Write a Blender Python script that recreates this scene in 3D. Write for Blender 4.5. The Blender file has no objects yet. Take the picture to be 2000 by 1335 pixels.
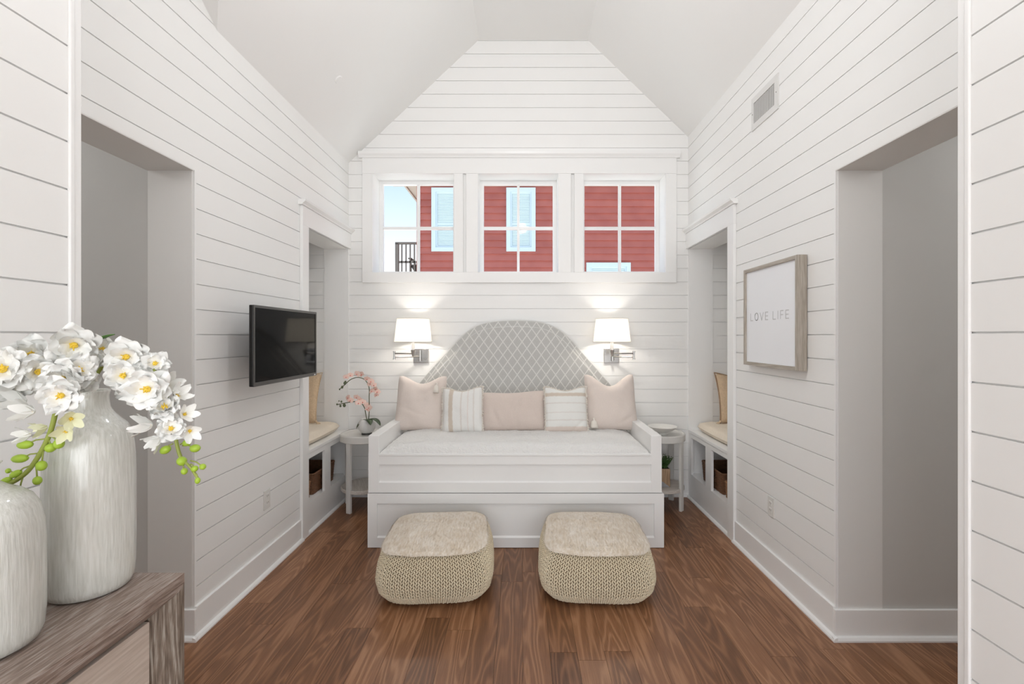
import bpy, bmesh, math, random
from mathutils import Vector, Matrix, Euler, noise

random.seed(7)
scene = bpy.context.scene
COL = scene.collection
PI = math.pi

# ------------------------------------------------------------------ camera
F = 915.0                      # focal length in pixels of the 2000 px wide frame
VX, VY, HC = 1020.0, 657.0, 1.475
cam_data = bpy.data.cameras.new('camera')
cam_data.sensor_width = 36.0
cam_data.lens = 36.0 * F / 2000.0
cam_data.shift_x = -(VX - 1000.0) / 2000.0
cam_data.shift_y = (VY - 667.5) / 2000.0
cam_data.clip_start = 0.03
cam_data.clip_end = 200
cam = bpy.data.objects.new('camera', cam_data)
cam.location = (0, 0, HC)
cam.rotation_euler = (PI / 2, 0, 0)
COL.objects.link(cam)
scene.camera = cam

# ------------------------------------------------------------------ world
world = bpy.data.worlds.new('sky')
scene.world = world
world.use_nodes = True
wn, wl = world.node_tree.nodes, world.node_tree.links
wn.clear()
w_out = wn.new('ShaderNodeOutputWorld')
w_bg = wn.new('ShaderNodeBackground')
w_tc = wn.new('ShaderNodeTexCoord')
w_sep = wn.new('ShaderNodeSeparateXYZ')
w_ramp = wn.new('ShaderNodeValToRGB')
wl.new(w_tc.outputs['Generated'], w_sep.inputs[0])
wl.new(w_sep.outputs['Z'], w_ramp.inputs[0])
wl.new(w_ramp.outputs[0], w_bg.inputs[0])
wl.new(w_bg.outputs[0], w_out.inputs[0])
w_bg.inputs[1].default_value = 1.0
cr = w_ramp.color_ramp
cr.elements[0].position = 0.0
cr.elements[0].color = (1.7, 1.7, 1.7, 1)
cr.elements[1].position = 1.0
cr.elements[1].color = (0.22, 0.42, 0.84, 1)
for p, c in ((0.10, (1.4, 1.42, 1.45, 1)), (0.16, (0.92, 0.95, 1.0, 1)), (0.22, (0.76, 0.87, 1.0, 1)), (0.32, (0.54, 0.71, 0.99, 1))):
    e = cr.elements.new(p)
    e.color = c

# ------------------------------------------------------------------ large lights
def area_light(name, loc, rot, sx, sy, power, color=(1, 1, 1)):
    d = bpy.data.lights.new(name, 'AREA')
    d.shape = 'RECTANGLE'
    d.size, d.size_y = sx, sy
    d.energy = power
    d.color = color
    o = bpy.data.objects.new(name, d)
    o.location = loc
    o.rotation_euler = rot
    COL.objects.link(o)
    return o

# unseen fill light added behind the photographer to brighten the room
area_light('rear_fill', (0, -3.95, 1.45), (PI / 2, 0, 0), 5.6, 2.9, 110, (0.945, 0.975, 1.0))
# globe pendant of the front room, above the frame
pl = bpy.data.lights.new('pendant_light', 'POINT')
pl.energy = 18
pl.color = (0.96, 0.98, 1.0)
pl.shadow_soft_size = 0.08
plo = bpy.data.objects.new('pendant_light', pl)
plo.location = (0.0, 1.95, 3.12)
COL.objects.link(plo)

# ------------------------------------------------------------------ colour management
vs = scene.view_settings
scene.display_settings.display_device = 'sRGB'
vs.view_transform = 'Standard'
vs.look = 'None'
vs.exposure = 0.34
vs.gamma = 1.0
vs.use_curve_mapping = False
scene.cycles.use_denoising = True
scene.cycles.max_bounces = 7
scene.cycles.diffuse_bounces = 6
scene.cycles.glossy_bounces = 2
scene.cycles.adaptive_threshold = 0.05
scene.cycles.use_light_tree = False
scene.cycles.sample_clamp_indirect = 6.0

# ================================================================== helpers
ORG = {}

def at(px, py, Y):
    return Vector(((px - VX) / F * Y, Y, HC + (VY - py) / F * Y))

class Geo:
    def __init__(self):
        self.v = []
        self.f = []

    def add(self, vs_, fs_):
        n = len(self.v)
        self.v.extend([tuple(p) for p in vs_])
        self.f.extend([tuple(i + n for i in q) for q in fs_])
        return self

    def merge(self, g, m=None):
        self.add([(m @ Vector(p)) if m else p for p in g.v], g.f)
        return self

    def box(self, x0, x1, y0, y1, z0, z1):
        if x0 > x1: x0, x1 = x1, x0
        if y0 > y1: y0, y1 = y1, y0
        if z0 > z1: z0, z1 = z1, z0
        self.add([(x0, y0, z0), (x1, y0, z0), (x1, y1, z0), (x0, y1, z0),
                  (x0, y0, z1), (x1, y0, z1), (x1, y1, z1), (x0, y1, z1)],
                 [(0, 3, 2, 1), (4, 5, 6, 7), (0, 1, 5, 4), (1, 2, 6, 5), (2, 3, 7, 6), (3, 0, 4, 7)])
        return self

    def prism(self, pts, off):
        n = len(pts)
        a = [Vector(p) for p in pts]
        o = Vector(off)
        vs_ = a + [p + o for p in a]
        fs_ = [tuple(range(n - 1, -1, -1)), tuple(range(n, 2 * n))]
        for i in range(n):
            j = (i + 1) % n
            fs_.append((i, j, n + j, n + i))
        self.add(vs_, fs_)
        return self

    def tube(self, pts, r, seg=8, caps=True):
        pts = [Vector(p) for p in pts]
        n = len(pts)
        rs = r if isinstance(r, (list, tuple)) else [r] * n
        t0 = (pts[1] - pts[0]).normalized()
        ref = Vector((0, 0, 1)) if abs(t0.z) < 0.9 else Vector((1, 0, 0))
        nrm = t0.cross(ref).normalized()
        vs_, fs_ = [], []
        for i in range(n):
            if i == 0: t = t0
            elif i == n - 1: t = (pts[-1] - pts[-2]).normalized()
            else: t = (pts[i + 1] - pts[i - 1]).normalized()
            nrm = (nrm - t * nrm.dot(t))
            if nrm.length < 1e-6: nrm = t.orthogonal()
            nrm.normalize()
            b = t.cross(nrm)
            for k in range(seg):
                a = 2 * PI * k / seg
                vs_.append(pts[i] + (nrm * math.cos(a) + b * math.sin(a)) * rs[i])
        for i in range(n - 1):
            for k in range(seg):
                k2 = (k + 1) % seg
                fs_.append((i * seg + k, i * seg + k2, (i + 1) * seg + k2, (i + 1) * seg + k))
        if caps:
            fs_.append(tuple(range(seg - 1, -1, -1)))
            fs_.append(tuple((n - 1) * seg + k for k in range(seg)))
        self.add(vs_, fs_)
        return self

    def lathe(self, prof, seg=32, c=(0, 0, 0), cap_bottom=True, cap_top=True):
        vs_, fs_ = [], []
        n = len(prof)
        for r, z in prof:
            for k in range(seg):
                a = 2 * PI * k / seg
                vs_.append((c[0] + r * math.cos(a), c[1] + r * math.sin(a), c[2] + z))
        for i in range(n - 1):
            for k in range(seg):
                k2 = (k + 1) % seg
                fs_.append((i * seg + k, i * seg + k2, (i + 1) * seg + k2, (i + 1) * seg + k))
        if cap_bottom: fs_.append(tuple(range(seg - 1, -1, -1)))
        if cap_top: fs_.append(tuple((n - 1) * seg + k for k in range(seg)))
        self.add(vs_, fs_)
        return self

    def ellipsoid(self, c, r, m=None, seg=8, rings=5):
        vs_, fs_ = [], []
        c = Vector(c)
        vs_.append(Vector((0, 0, -r[2])))
        for i in range(1, rings):
            ph = -PI / 2 + PI * i / rings
            for k in range(seg):
                a = 2 * PI * k / seg
                vs_.append(Vector((r[0] * math.cos(ph) * math.cos(a), r[1] * math.cos(ph) * math.sin(a), r[2] * math.sin(ph))))
        vs_.append(Vector((0, 0, r[2])))
        for k in range(seg):
            fs_.append((0, 1 + (k + 1) % seg, 1 + k))
        for i in range(rings - 2):
            for k in range(seg):
                k2 = (k + 1) % seg
                b0, b1 = 1 + i * seg, 1 + (i + 1) * seg
                fs_.append((b0 + k, b0 + k2, b1 + k2, b1 + k))
        top = len(vs_) - 1
        b0 = 1 + (rings - 2) * seg
        for k in range(seg):
            fs_.append((b0 + k, b0 + (k + 1) % seg, top))
        if m is not None:
            vs_ = [m @ p for p in vs_]
        self.add([p + c for p in vs_], fs_)
        return self

def build(g, name, mat, parent=None, smooth=False, bevel=0.0, seg=2, kind=None, autosmooth=None, fixn=True):
    org = ORG.get(parent.name, Vector((0, 0, 0))) if parent else Vector((0, 0, 0))
    me = bpy.data.meshes.new(name)
    me.from_pydata([(p[0] - org.x, p[1] - org.y, p[2] - org.z) for p in g.v], [], g.f)
    if fixn or bevel > 0:
        bm = bmesh.new()
        bm.from_mesh(me)
        if fixn:
            bmesh.ops.recalc_face_normals(bm, faces=bm.faces)
        if bevel > 0:
            es = [e for e in bm.edges if len(e.link_faces) == 2 and e.calc_face_angle(0) > 0.6]
            bmesh.ops.bevel(bm, geom=es, offset=bevel, segments=seg, profile=0.5, affect='EDGES', clamp_overlap=True)
        bm.to_mesh(me)
        bm.free()
    if smooth:
        me.polygons.foreach_set('use_smooth', [True] * len(me.polygons))
        if autosmooth:
            me.set_sharp_from_angle(angle=autosmooth)
    me.materials.append(mat)
    me.update()
    o = bpy.data.objects.new(name, me)
    COL.objects.link(o)
    if parent:
        o.parent = parent
        ORG[o.name] = org
    if kind:
        o['kind'] = kind
    return o

def tag(o, label, cat, group=None):
    o['label'] = label
    o['category'] = cat
    if group: o['group'] = group
    return o

def thing(name, label, cat, loc=(0, 0, 0), rot=(0, 0, 0), group=None, local=False):
    o = bpy.data.objects.new(name, None)
    o.empty_display_size = 0.05
    COL.objects.link(o)
    o.location = loc
    o.rotation_euler = rot
    ORG[o.name] = Vector((0, 0, 0)) if local else Vector(loc)
    return tag(o, label, cat, group)

def struct(name, g, mat, **kw):
    o = build(g, name, mat, **kw)
    o['kind'] = 'structure'
    ORG[o.name] = Vector((0, 0, 0))
    return o

def struct_empty(name, loc=(0, 0, 0)):
    o = bpy.data.objects.new(name, None)
    o.empty_display_size = 0.05
    o.location = loc
    COL.objects.link(o)
    o['kind'] = 'structure'
    ORG[o.name] = Vector(loc)
    return o

def rect_minus(u0, u1, z0, z1, holes):
    """rectangles covering [u0,u1]x[z0,z1] without the holes (hu0,hu1,hz0,hz1)"""
    zs = sorted({z0, z1} | {z for h in holes for z in (h[2], h[3]) if z0 < z < z1})
    out = []
    for a, b in zip(zs[:-1], zs[1:]):
        mid = (a + b) / 2
        cuts = sorted([(max(h[0], u0), min(h[1], u1)) for h in holes if h[2] < mid < h[3] and h[1] > u0 and h[0] < u1])
        p = u0
        for c0, c1 in cuts:
            if c0 > p + 1e-6: out.append((p, c0, a, b))
            p = max(p, c1)
        if p < u1 - 1e-6: out.append((p, u1, a, b))
    return out

# ================================================================== materials
def nmat(name):
    m = bpy.data.materials.new(name)
    m.use_nodes = True
    n, l = m.node_tree.nodes, m.node_tree.links
    return m, n, l, n['Principled BSDF']

def M(name, col, rough=0.5, metal=0.0, spec=0.5, coat=0.0, trans=0.0, sheen=0.0,
      noise_scale=None, noise_amt=0.08, bump=0.0, bump_scale=None, bump_dist=0.01, stretch=(1, 1, 1), coords='Object', emit=None):
    m, n, l, b = nmat(name)
    b.inputs['Base Color'].default_value = (*col, 1)
    b.inputs['Roughness'].default_value = rough
    b.inputs['Metallic'].default_value = metal
    b.inputs['Specular IOR Level'].default_value = spec
    b.inputs['Coat Weight'].default_value = coat
    b.inputs['Coat Roughness'].default_value = 0.08
    b.inputs['Sheen Weight'].default_value = sheen
    if emit:
        b.inputs['Emission Color'].default_value = (*emit[0], 1)
        b.inputs['Emission Strength'].default_value = emit[1]
    if noise_scale or bump:
        tc = n.new('ShaderNodeTexCoord')
        mp = n.new('ShaderNodeMapping')
        mp.inputs['Scale'].default_value = stretch
        l.new(tc.outputs[coords], mp.inputs[0])
    if noise_scale:
        nz = n.new('ShaderNodeTexNoise')
        nz.inputs['Scale'].default_value = noise_scale
        nz.inputs['Detail'].default_value = 5
        l.new(mp.outputs[0], nz.inputs['Vector'])
        mx = n.new('ShaderNodeMix')
        mx.data_type = 'RGBA'
        mx.inputs['A'].default_value = (*[c * (1 - noise_amt) for c in col], 1)
        mx.inputs['B'].default_value = (*[min(1, c * (1 + noise_amt)) for c in col], 1)
        l.new(nz.outputs['Fac'], mx.inputs['Factor'])
        l.new(mx.outputs['Result'], b.inputs['Base Color'])
    if bump:
        bz = n.new('ShaderNodeTexNoise')
        bz.inputs['Scale'].default_value = bump_scale or 60
        bz.inputs['Detail'].default_value = 4
        l.new(mp.outputs[0], bz.inputs['Vector'])
        bp = n.new('ShaderNodeBump')
        bp.inputs['Strength'].default_value = bump
        bp.inputs['Distance'].default_value = bump_dist
        l.new(bz.outputs['Fac'], bp.inputs['Height'])
        l.new(bp.outputs[0], b.inputs['Normal'])
    return m

def ramp(n, l, src, stops):
    r = n.new('ShaderNodeValToRGB')
    r.color_ramp.elements[0].position = stops[0][0]
    r.color_ramp.elements[0].color = (*stops[0][1], 1)
    r.color_ramp.elements[1].position = stops[-1][0]
    r.color_ramp.elements[1].color = (*stops[-1][1], 1)
    for p, c in stops[1:-1]:
        e = r.color_ramp.elements.new(p)
        e.color = (*c, 1)
    l.new(src, r.inputs[0])
    return r

WALLC = (0.90, 0.897, 0.885)
m_shiplap = M('white_shiplap_paint', WALLC, 0.42, spec=0.35, noise_scale=3.0, noise_amt=0.015, coords='Object')
m_wall = M('white_wall_paint', WALLC, 0.5, spec=0.3)
m_ceiling = M('white_ceiling_paint', (0.90, 0.897, 0.885), 0.75, spec=0.2, noise_scale=2, noise_amt=0.01)
m_trim = M('white_trim_gloss', (0.90, 0.898, 0.89), 0.3, spec=0.45)
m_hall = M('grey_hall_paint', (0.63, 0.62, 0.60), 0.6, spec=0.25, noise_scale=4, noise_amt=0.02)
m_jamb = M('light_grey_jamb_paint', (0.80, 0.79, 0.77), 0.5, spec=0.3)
m_dark = M('dark_void', (0.02, 0.02, 0.02), 0.9)
m_bed = M('white_furniture_lacquer', (0.85, 0.845, 0.835), 0.32, spec=0.45)
m_table = M('grey_white_table_paint', (0.68, 0.665, 0.635), 0.4, noise_scale=9, noise_amt=0.05)
m_metal = M('brushed_nickel', (0.62, 0.61, 0.60), 0.25, metal=1.0)
m_candle = M('white_candle_sleeve', (0.85, 0.84, 0.82), 0.4)
m_tvbody = M('black_tv_plastic', (0.012, 0.011, 0.011), 0.35, spec=0.4)
m_tvbezel = M('dark_grey_tv_bezel', (0.10, 0.098, 0.095), 0.35, metal=0.6)
m_screen = M('glossy_black_screen', (0.004, 0.004, 0.004), 0.07, spec=0.06)
m_plate = M('white_outlet_plastic', (0.78, 0.77, 0.74), 0.35)
m_slot = M('outlet_slot_dark', (0.12, 0.11, 0.10), 0.6)
m_vent = M('white_vent_enamel', (0.76, 0.755, 0.74), 0.4)
m_ventdark = M('vent_duct_grey', (0.14, 0.138, 0.13), 0.8)
m_louvre = M('grey_vent_louvre', (0.52, 0.515, 0.50), 0.5)
m_art = M('white_art_print', (0.90, 0.91, 0.94), 0.45, noise_scale=6, noise_amt=0.01)
m_letter = M('grey_print_letters', (0.60, 0.60, 0.61), 0.6)
m_rope = M('beige_knit_cotton', (0.80, 0.70, 0.52), 0.85, spec=0.2, noise_scale=120, noise_amt=0.22, bump=0.5, bump_scale=400, bump_dist=0.003)
m_ropeu = M('beige_knit_under', (0.34, 0.265, 0.17), 0.95, spec=0.1)
m_coverlet = M('white_fluffy_coverlet', (0.83, 0.82, 0.80), 0.9, spec=0.1, sheen=0.4, bump=0.9, bump_scale=75, bump_dist=0.014)
m_blush = M('blush_linen', (0.73, 0.64, 0.585), 0.9, spec=0.1, sheen=0.3, noise_scale=160, noise_amt=0.07, bump=0.35, bump_scale=260, bump_dist=0.003)
m_blush2 = M('dusty_blush_linen', (0.66, 0.565, 0.51), 0.9, spec=0.1, sheen=0.3, noise_scale=140, noise_amt=0.07, bump=0.35, bump_scale=240, bump_dist=0.003)
m_fringe = M('cream_cotton_fringe', (0.78, 0.73, 0.66), 0.95, spec=0.1)
m_benchcush = M('cream_woven_cushion', (0.83, 0.74, 0.62), 0.92, spec=0.1, noise_scale=90, noise_amt=0.08, bump=0.5, bump_scale=130, bump_dist=0.006)
m_tanpillow = M('tan_woven_pillow', (0.66, 0.50, 0.34), 0.92, spec=0.1, noise_scale=70, noise_amt=0.2, bump=0.5, bump_scale=120, bump_dist=0.006)
m_browntrim = M('brown_pillow_trim', (0.34, 0.22, 0.14), 0.9)
m_basket = M('dark_wicker', (0.17, 0.078, 0.036), 0.6, noise_scale=60, noise_amt=0.45, bump=0.5, bump_scale=150, bump_dist=0.004)
m_basket2 = M('honey_wicker', (0.34, 0.17, 0.08), 0.6, noise_scale=60, noise_amt=0.4, bump=0.5, bump_scale=150, bump_dist=0.004)
m_leaf = M('orchid_leaf_green', (0.045, 0.075, 0.03), 0.4, noise_scale=20, noise_amt=0.2)
m_stem = M('orchid_stem_green', (0.10, 0.11, 0.045), 0.6)
m_pinkpetal = M('coral_pink_petal', (0.94, 0.66, 0.58), 0.6, spec=0.2, noise_scale=30, noise_amt=0.18)
m_pinklip = M('deep_coral_lip', (0.80, 0.28, 0.24), 0.6)
m_darkbud = M('dark_green_bud', (0.10, 0.12, 0.06), 0.5)
m_pot = M('white_ribbed_ceramic', (0.74, 0.73, 0.71), 0.35)
m_petal = M('white_silk_petal', (0.86, 0.86, 0.83), 0.6, spec=0.2, noise_scale=25, noise_amt=0.03)
m_creampetal = M('cream_green_petal', (0.78, 0.78, 0.56), 0.6, spec=0.2, noise_scale=25, noise_amt=0.08)
m_yellow = M('yellow_flower_center', (0.86, 0.58, 0.06), 0.6, noise_scale=80, noise_amt=0.25)
m_greenstem = M('fresh_green_stem', (0.28, 0.33, 0.06), 0.5, noise_scale=30, noise_amt=0.2)
m_bud = M('lime_green_bud', (0.36, 0.52, 0.05), 0.4, spec=0.4, noise_scale=30, noise_amt=0.15)
m_greenleaf = M('bright_green_leaf', (0.10, 0.26, 0.05), 0.5)
m_herb = M('dark_green_herb', (0.06, 0.13, 0.03), 0.6, noise_scale=40, noise_amt=0.3)
m_soil = M('dark_soil', (0.03, 0.02, 0.015), 0.95)
m_bowl = M('white_stoneware', (0.78, 0.77, 0.74), 0.3)
m_ext_trim = M('pale_blue_trim', (0.58, 0.68, 0.72), 0.6)
m_ext_blind = M('pale_blind_slats', (0.60, 0.70, 0.71), 0.6)
m_ext_pane = M('pale_window_pane', (0.42, 0.56, 0.60), 0.15)
m_soffit = M('tan_soffit', (0.50, 0.45, 0.38), 0.7)
m_roof = M('grey_shingle_roof', (0.18, 0.17, 0.16), 0.9)
m_weathered = M('weathered_grey_wood', (0.20, 0.185, 0.165), 0.8, noise_scale=30, noise_amt=0.2)
m_bulb = M('lit_bulb', (1, 1, 1), 0.5, emit=((1.0, 0.86, 0.66), 9.0))

m_bulb.cycles.emission_sampling = 'NONE'

# red lap siding
m_siding, n, l, b = nmat('red_lap_siding')
tc = n.new('ShaderNodeTexCoord'); oi = n.new('ShaderNodeObjectInfo')
nz = n.new('ShaderNodeTexNoise'); nz.inputs['Scale'].default_value = 3; nz.inputs['Detail'].default_value = 6
l.new(tc.outputs['Object'], nz.inputs['Vector'])
ad = n.new('ShaderNodeMath'); ad.operation = 'MULTIPLY_ADD'; ad.inputs[1].default_value = 0.3
l.new(oi.outputs['Random'], ad.inputs[0]); l.new(nz.outputs['Fac'], ad.inputs[2])
r = ramp(n, l, ad.outputs[0], [(0.3, (0.33, 0.09, 0.072)), (0.9, (0.45, 0.14, 0.11))])
l.new(r.outputs[0], b.inputs['Base Color']); b.inputs['Roughness'].default_value = 0.7

# stained oak floor
def wood_floor():
    m, n, l, b = nmat('stained_oak_floor')
    geo = n.new('ShaderNodeNewGeometry')
    oi = n.new('ShaderNodeObjectInfo')
    off = n.new('ShaderNodeVectorMath'); off.operation = 'SCALE'
    comb = n.new('ShaderNodeCombineXYZ')
    mul = n.new('ShaderNodeMath'); mul.operation = 'MULTIPLY'; mul.inputs[1].default_value = 37.0
    l.new(oi.outputs['Random'], mul.inputs[0])
    l.new(mul.outputs[0], comb.inputs[0]); l.new(mul.outputs[0], comb.inputs[1]); l.new(mul.outputs[0], comb.inputs[2])
    add = n.new('ShaderNodeVectorMath'); add.operation = 'ADD'
    l.new(geo.outputs['Position'], add.inputs[0]); l.new(comb.outputs[0], add.inputs[1])
    mp = n.new('ShaderNodeMapping'); mp.inputs['Scale'].default_value = (1.0, 0.10, 1.0)
    l.new(add.outputs[0], mp.inputs[0])
    # cathedral figure: contour lines of a stretched noise
    nz = n.new('ShaderNodeTexNoise'); nz.inputs['Scale'].default_value = 7.5; nz.inputs['Detail'].default_value = 2.0
    nz.inputs['Roughness'].default_value = 0.45
    l.new(mp.outputs[0], nz.inputs['Vector'])
    k = n.new('ShaderNodeMath'); k.operation = 'MULTIPLY'; k.inputs[1].default_value = 95.0
    l.new(nz.outputs['Fac'], k.inputs[0])
    s = n.new('ShaderNodeMath'); s.operation = 'SINE'
    l.new(k.outputs[0], s.inputs[0])
    s01 = n.new('ShaderNodeMath'); s01.operation = 'MULTIPLY_ADD'; s01.inputs[1].default_value = 0.5; s01.inputs[2].default_value = 0.5
    l.new(s.outputs[0], s01.inputs[0])
    pw = n.new('ShaderNodeMath'); pw.operation = 'POWER'; pw.inputs[1].default_value = 2.2
    l.new(s01.outputs[0], pw.inputs[0])
    # fine pores
    mp2 = n.new('ShaderNodeMapping'); mp2.inputs['Scale'].default_value = (1.0, 0.035, 1.0)
    l.new(add.outputs[0], mp2.inputs[0])
    n2 = n.new('ShaderNodeTexNoise'); n2.inputs['Scale'].default_value = 260; n2.inputs['Detail'].default_value = 3
    l.new(mp2.outputs[0], n2.inputs['Vector'])
    # blotches
    n3 = n.new('ShaderNodeTexNoise'); n3.inputs['Scale'].default_value = 2.2; n3.inputs['Detail'].default_value = 3
    l.new(mp.outputs[0], n3.inputs['Vector'])
    a1 = n.new('ShaderNodeMath'); a1.operation = 'MULTIPLY_ADD'; a1.inputs[1].default_value = 0.22
    l.new(pw.outputs[0], a1.inputs[0])
    a2 = n.new('ShaderNodeMath'); a2.operation = 'MULTIPLY_ADD'; a2.inputs[1].default_value = 0.34
    l.new(n2.outputs['Fac'], a2.inputs[0])
    a3 = n.new('ShaderNodeMath'); a3.operation = 'MULTIPLY_ADD'; a3.inputs[1].default_value = 0.42
    l.new(n3.outputs['Fac'], a3.inputs[0])
    a4 = n.new('ShaderNodeMath'); a4.operation = 'MULTIPLY_ADD'; a4.inputs[1].default_value = 0.24; a4.inputs[2].default_value = -0.06
    l.new(oi.outputs['Random'], a4.inputs[0])
    l.new(a4.outputs[0], a3.inputs[2]); l.new(a3.outputs[0], a2.inputs[2]); l.new(a2.outputs[0], a1.inputs[2])
    r = ramp(n, l, a1.outputs[0], [(0.20, (0.095, 0.036, 0.013)), (0.50, (0.235, 0.103, 0.045)), (0.85, (0.43, 0.225, 0.118))])
    l.new(r.outputs[0], b.inputs['Base Color'])
    b.inputs['Roughness'].default_value = 0.36
    b.inputs['Specular IOR Level'].default_value = 0.5
    bp = n.new('ShaderNodeBump'); bp.inputs['Strength'].default_value = 0.12; bp.inputs['Distance'].default_value = 0.002
    l.new(a1.outputs[0], bp.inputs['Height']); l.new(bp.outputs[0], b.inputs['Normal'])
    return m
m_floor = wood_floor()

def wood(name, c0, c1, c2, axis, rough=0.55, scale=14, white=None):
    """distressed wood with grain along the given object axis (0,1,2)"""
    m, n, l, b = nmat(name)
    tc = n.new('ShaderNodeTexCoord')
    mp = n.new('ShaderNodeMapping')
    sc = [1, 1, 1]; sc[axis] = 0.07
    mp.inputs['Scale'].default_value = sc
    l.new(tc.outputs['Object'], mp.inputs[0])
    nz = n.new('ShaderNodeTexNoise'); nz.inputs['Scale'].default_value = scale; nz.inputs['Detail'].default_value = 2
    l.new(mp.outputs[0], nz.inputs['Vector'])
    k = n.new('ShaderNodeMath'); k.operation = 'MULTIPLY'; k.inputs[1].default_value = 60
    l.new(nz.outputs['Fac'], k.inputs[0])
    s = n.new('ShaderNodeMath'); s.operation = 'SINE'; l.new(k.outputs[0], s.inputs[0])
    n2 = n.new('ShaderNodeTexNoise'); n2.inputs['Scale'].default_value = scale * 14; n2.inputs['Detail'].default_value = 4
    l.new(mp.outputs[0], n2.inputs['Vector'])
    a = n.new('ShaderNodeMath'); a.operation = 'MULTIPLY_ADD'; a.inputs[1].default_value = 0.14
    l.new(s.outputs[0], a.inputs[0]); l.new(n2.outputs['Fac'], a.inputs[2])
    r = ramp(n, l, a.outputs[0], [(0.28, c0), (0.52, c1), (0.78, c2)])
    l.new(r.outputs[0], b.inputs['Base Color'])
    b.inputs['Roughness'].default_value = rough
    bp = n.new('ShaderNodeBump'); bp.inputs['Strength'].default_value = 0.25; bp.inputs['Distance'].default_value = 0.002
    l.new(a.outputs[0], bp.inputs['Height']); l.new(bp.outputs[0], b.inputs['Normal'])
    return m
m_console_y = wood('weathered_oak_long', (0.19, 0.14, 0.112), (0.29, 0.222, 0.186), (0.40, 0.345, 0.31), 1, scale=38)
m_console_z = wood('weathered_oak_upright', (0.12, 0.09, 0.068), (0.22, 0.175, 0.138), (0.38, 0.35, 0.305), 2, scale=26)
m_door = wood('pale_washed_oak', (0.50, 0.42, 0.355), (0.56, 0.475, 0.41), (0.62, 0.54, 0.475), 1, rough=0.6)
m_frame = wood('driftwood_frame', (0.36, 0.315, 0.26), (0.44, 0.395, 0.335), (0.52, 0.475, 0.42), 2, rough=0.6)
m_framey = wood('driftwood_frame_level', (0.36, 0.315, 0.26), (0.44, 0.395, 0.335), (0.52, 0.475, 0.42), 1, rough=0.6)
m_potwood = wood('planter_wood', (0.30, 0.19, 0.11), (0.42, 0.28, 0.17), (0.50, 0.36, 0.24), 2)
m_tableshelf = wood('pale_table_shelf', (0.52, 0.47, 0.42), (0.60, 0.55, 0.50), (0.68, 0.63, 0.58), 0)
m_potgrey = M('planter_grey_paint', (0.34, 0.34, 0.35), 0.7)

# glazed vase with vertical drips
def vase_mat():
    m, n, l, b = nmat('ivory_drip_glaze')
    tc = n.new('ShaderNodeTexCoord')
    mp = n.new('ShaderNodeMapping'); mp.inputs['Scale'].default_value = (1, 1, 0.07)
    l.new(tc.outputs['Object'], mp.inputs[0])
    nz = n.new('ShaderNodeTexNoise'); nz.inputs['Scale'].default_value = 230; nz.inputs['Detail'].default_value = 4; nz.inputs['Distortion'].default_value = 0.35
    l.new(mp.outputs[0], nz.inputs['Vector'])
    r = ramp(n, l, nz.outputs['Fac'], [(0.30, (0.55, 0.55, 0.505)), (0.5, (0.63, 0.63, 0.585)), (0.70, (0.71, 0.71, 0.675))])
    l.new(r.outputs[0], b.inputs['Base Color'])
    b.inputs['Roughness'].default_value = 0.3
    b.inputs['Coat Weight'].default_value = 0.7
    b.inputs['Coat Roughness'].default_value = 0.06
    bp = n.new('ShaderNodeBump'); bp.inputs['Strength'].default_value = 0.28; bp.inputs['Distance'].default_value = 0.004
    l.new(nz.outputs['Fac'], bp.inputs['Height']); l.new(bp.outputs[0], b.inputs['Normal'])
    return m
m_vase = vase_mat()

# grey lattice fabric (printed pattern)
def lattice():
    m, n, l, b = nmat('grey_lattice_fabric')
    tc = n.new('ShaderNodeTexCoord')
    sep = n.new('ShaderNodeSeparateXYZ'); l.new(tc.outputs['Object'], sep.inputs[0])
    def mth(op, a, bb=None, c=None):
        q = n.new('ShaderNodeMath'); q.operation = op
        for i, x in enumerate((a, bb, c)):
            if x is None: continue
            if isinstance(x, (int, float)): q.inputs[i].default_value = x
            else: l.new(x, q.inputs[i])
        return q.outputs[0]
    u = mth('MULTIPLY', sep.outputs['X'], 1 / 0.0865)
    v = mth('MULTIPLY', sep.outputs['Z'], 1 / 0.119)
    d1 = mth('ABSOLUTE', mth('SUBTRACT', mth('FRACT', mth('ADD', u, v)), 0.5))
    d2 = mth('ABSOLUTE', mth('SUBTRACT', mth('FRACT', mth('SUBTRACT', u, v)), 0.5))
    d = mth('MINIMUM', d1, d2)
    lin = mth('LESS_THAN', d, 0.062)
    nz = n.new('ShaderNodeTexNoise'); nz.inputs['Scale'].default_value = 220; l.new(tc.outputs['Object'], nz.inputs['Vector'])
    r = ramp(n, l, nz.outputs['Fac'], [(0.3, (0.50, 0.497, 0.48)), (0.7, (0.57, 0.567, 0.55))])
    mx = n.new('ShaderNodeMix'); mx.data_type = 'RGBA'
    l.new(lin, mx.inputs['Factor']); l.new(r.outputs[0], mx.inputs['A']); mx.inputs['B'].default_value = (0.72, 0.715, 0.69, 1)
    l.new(mx.outputs['Result'], b.inputs['Base Color']); b.inputs['Roughness'].default_value = 0.9
    b.inputs['Specular IOR Level'].default_value = 0.15
    bp = n.new('ShaderNodeBump'); bp.inputs['Strength'].default_value = 0.2; bp.inputs['Distance'].default_value = 0.002
    l.new(nz.outputs['Fac'], bp.inputs['Height']); l.new(bp.outputs[0], b.inputs['Normal'])
    return m
m_lattice = lattice()

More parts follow.
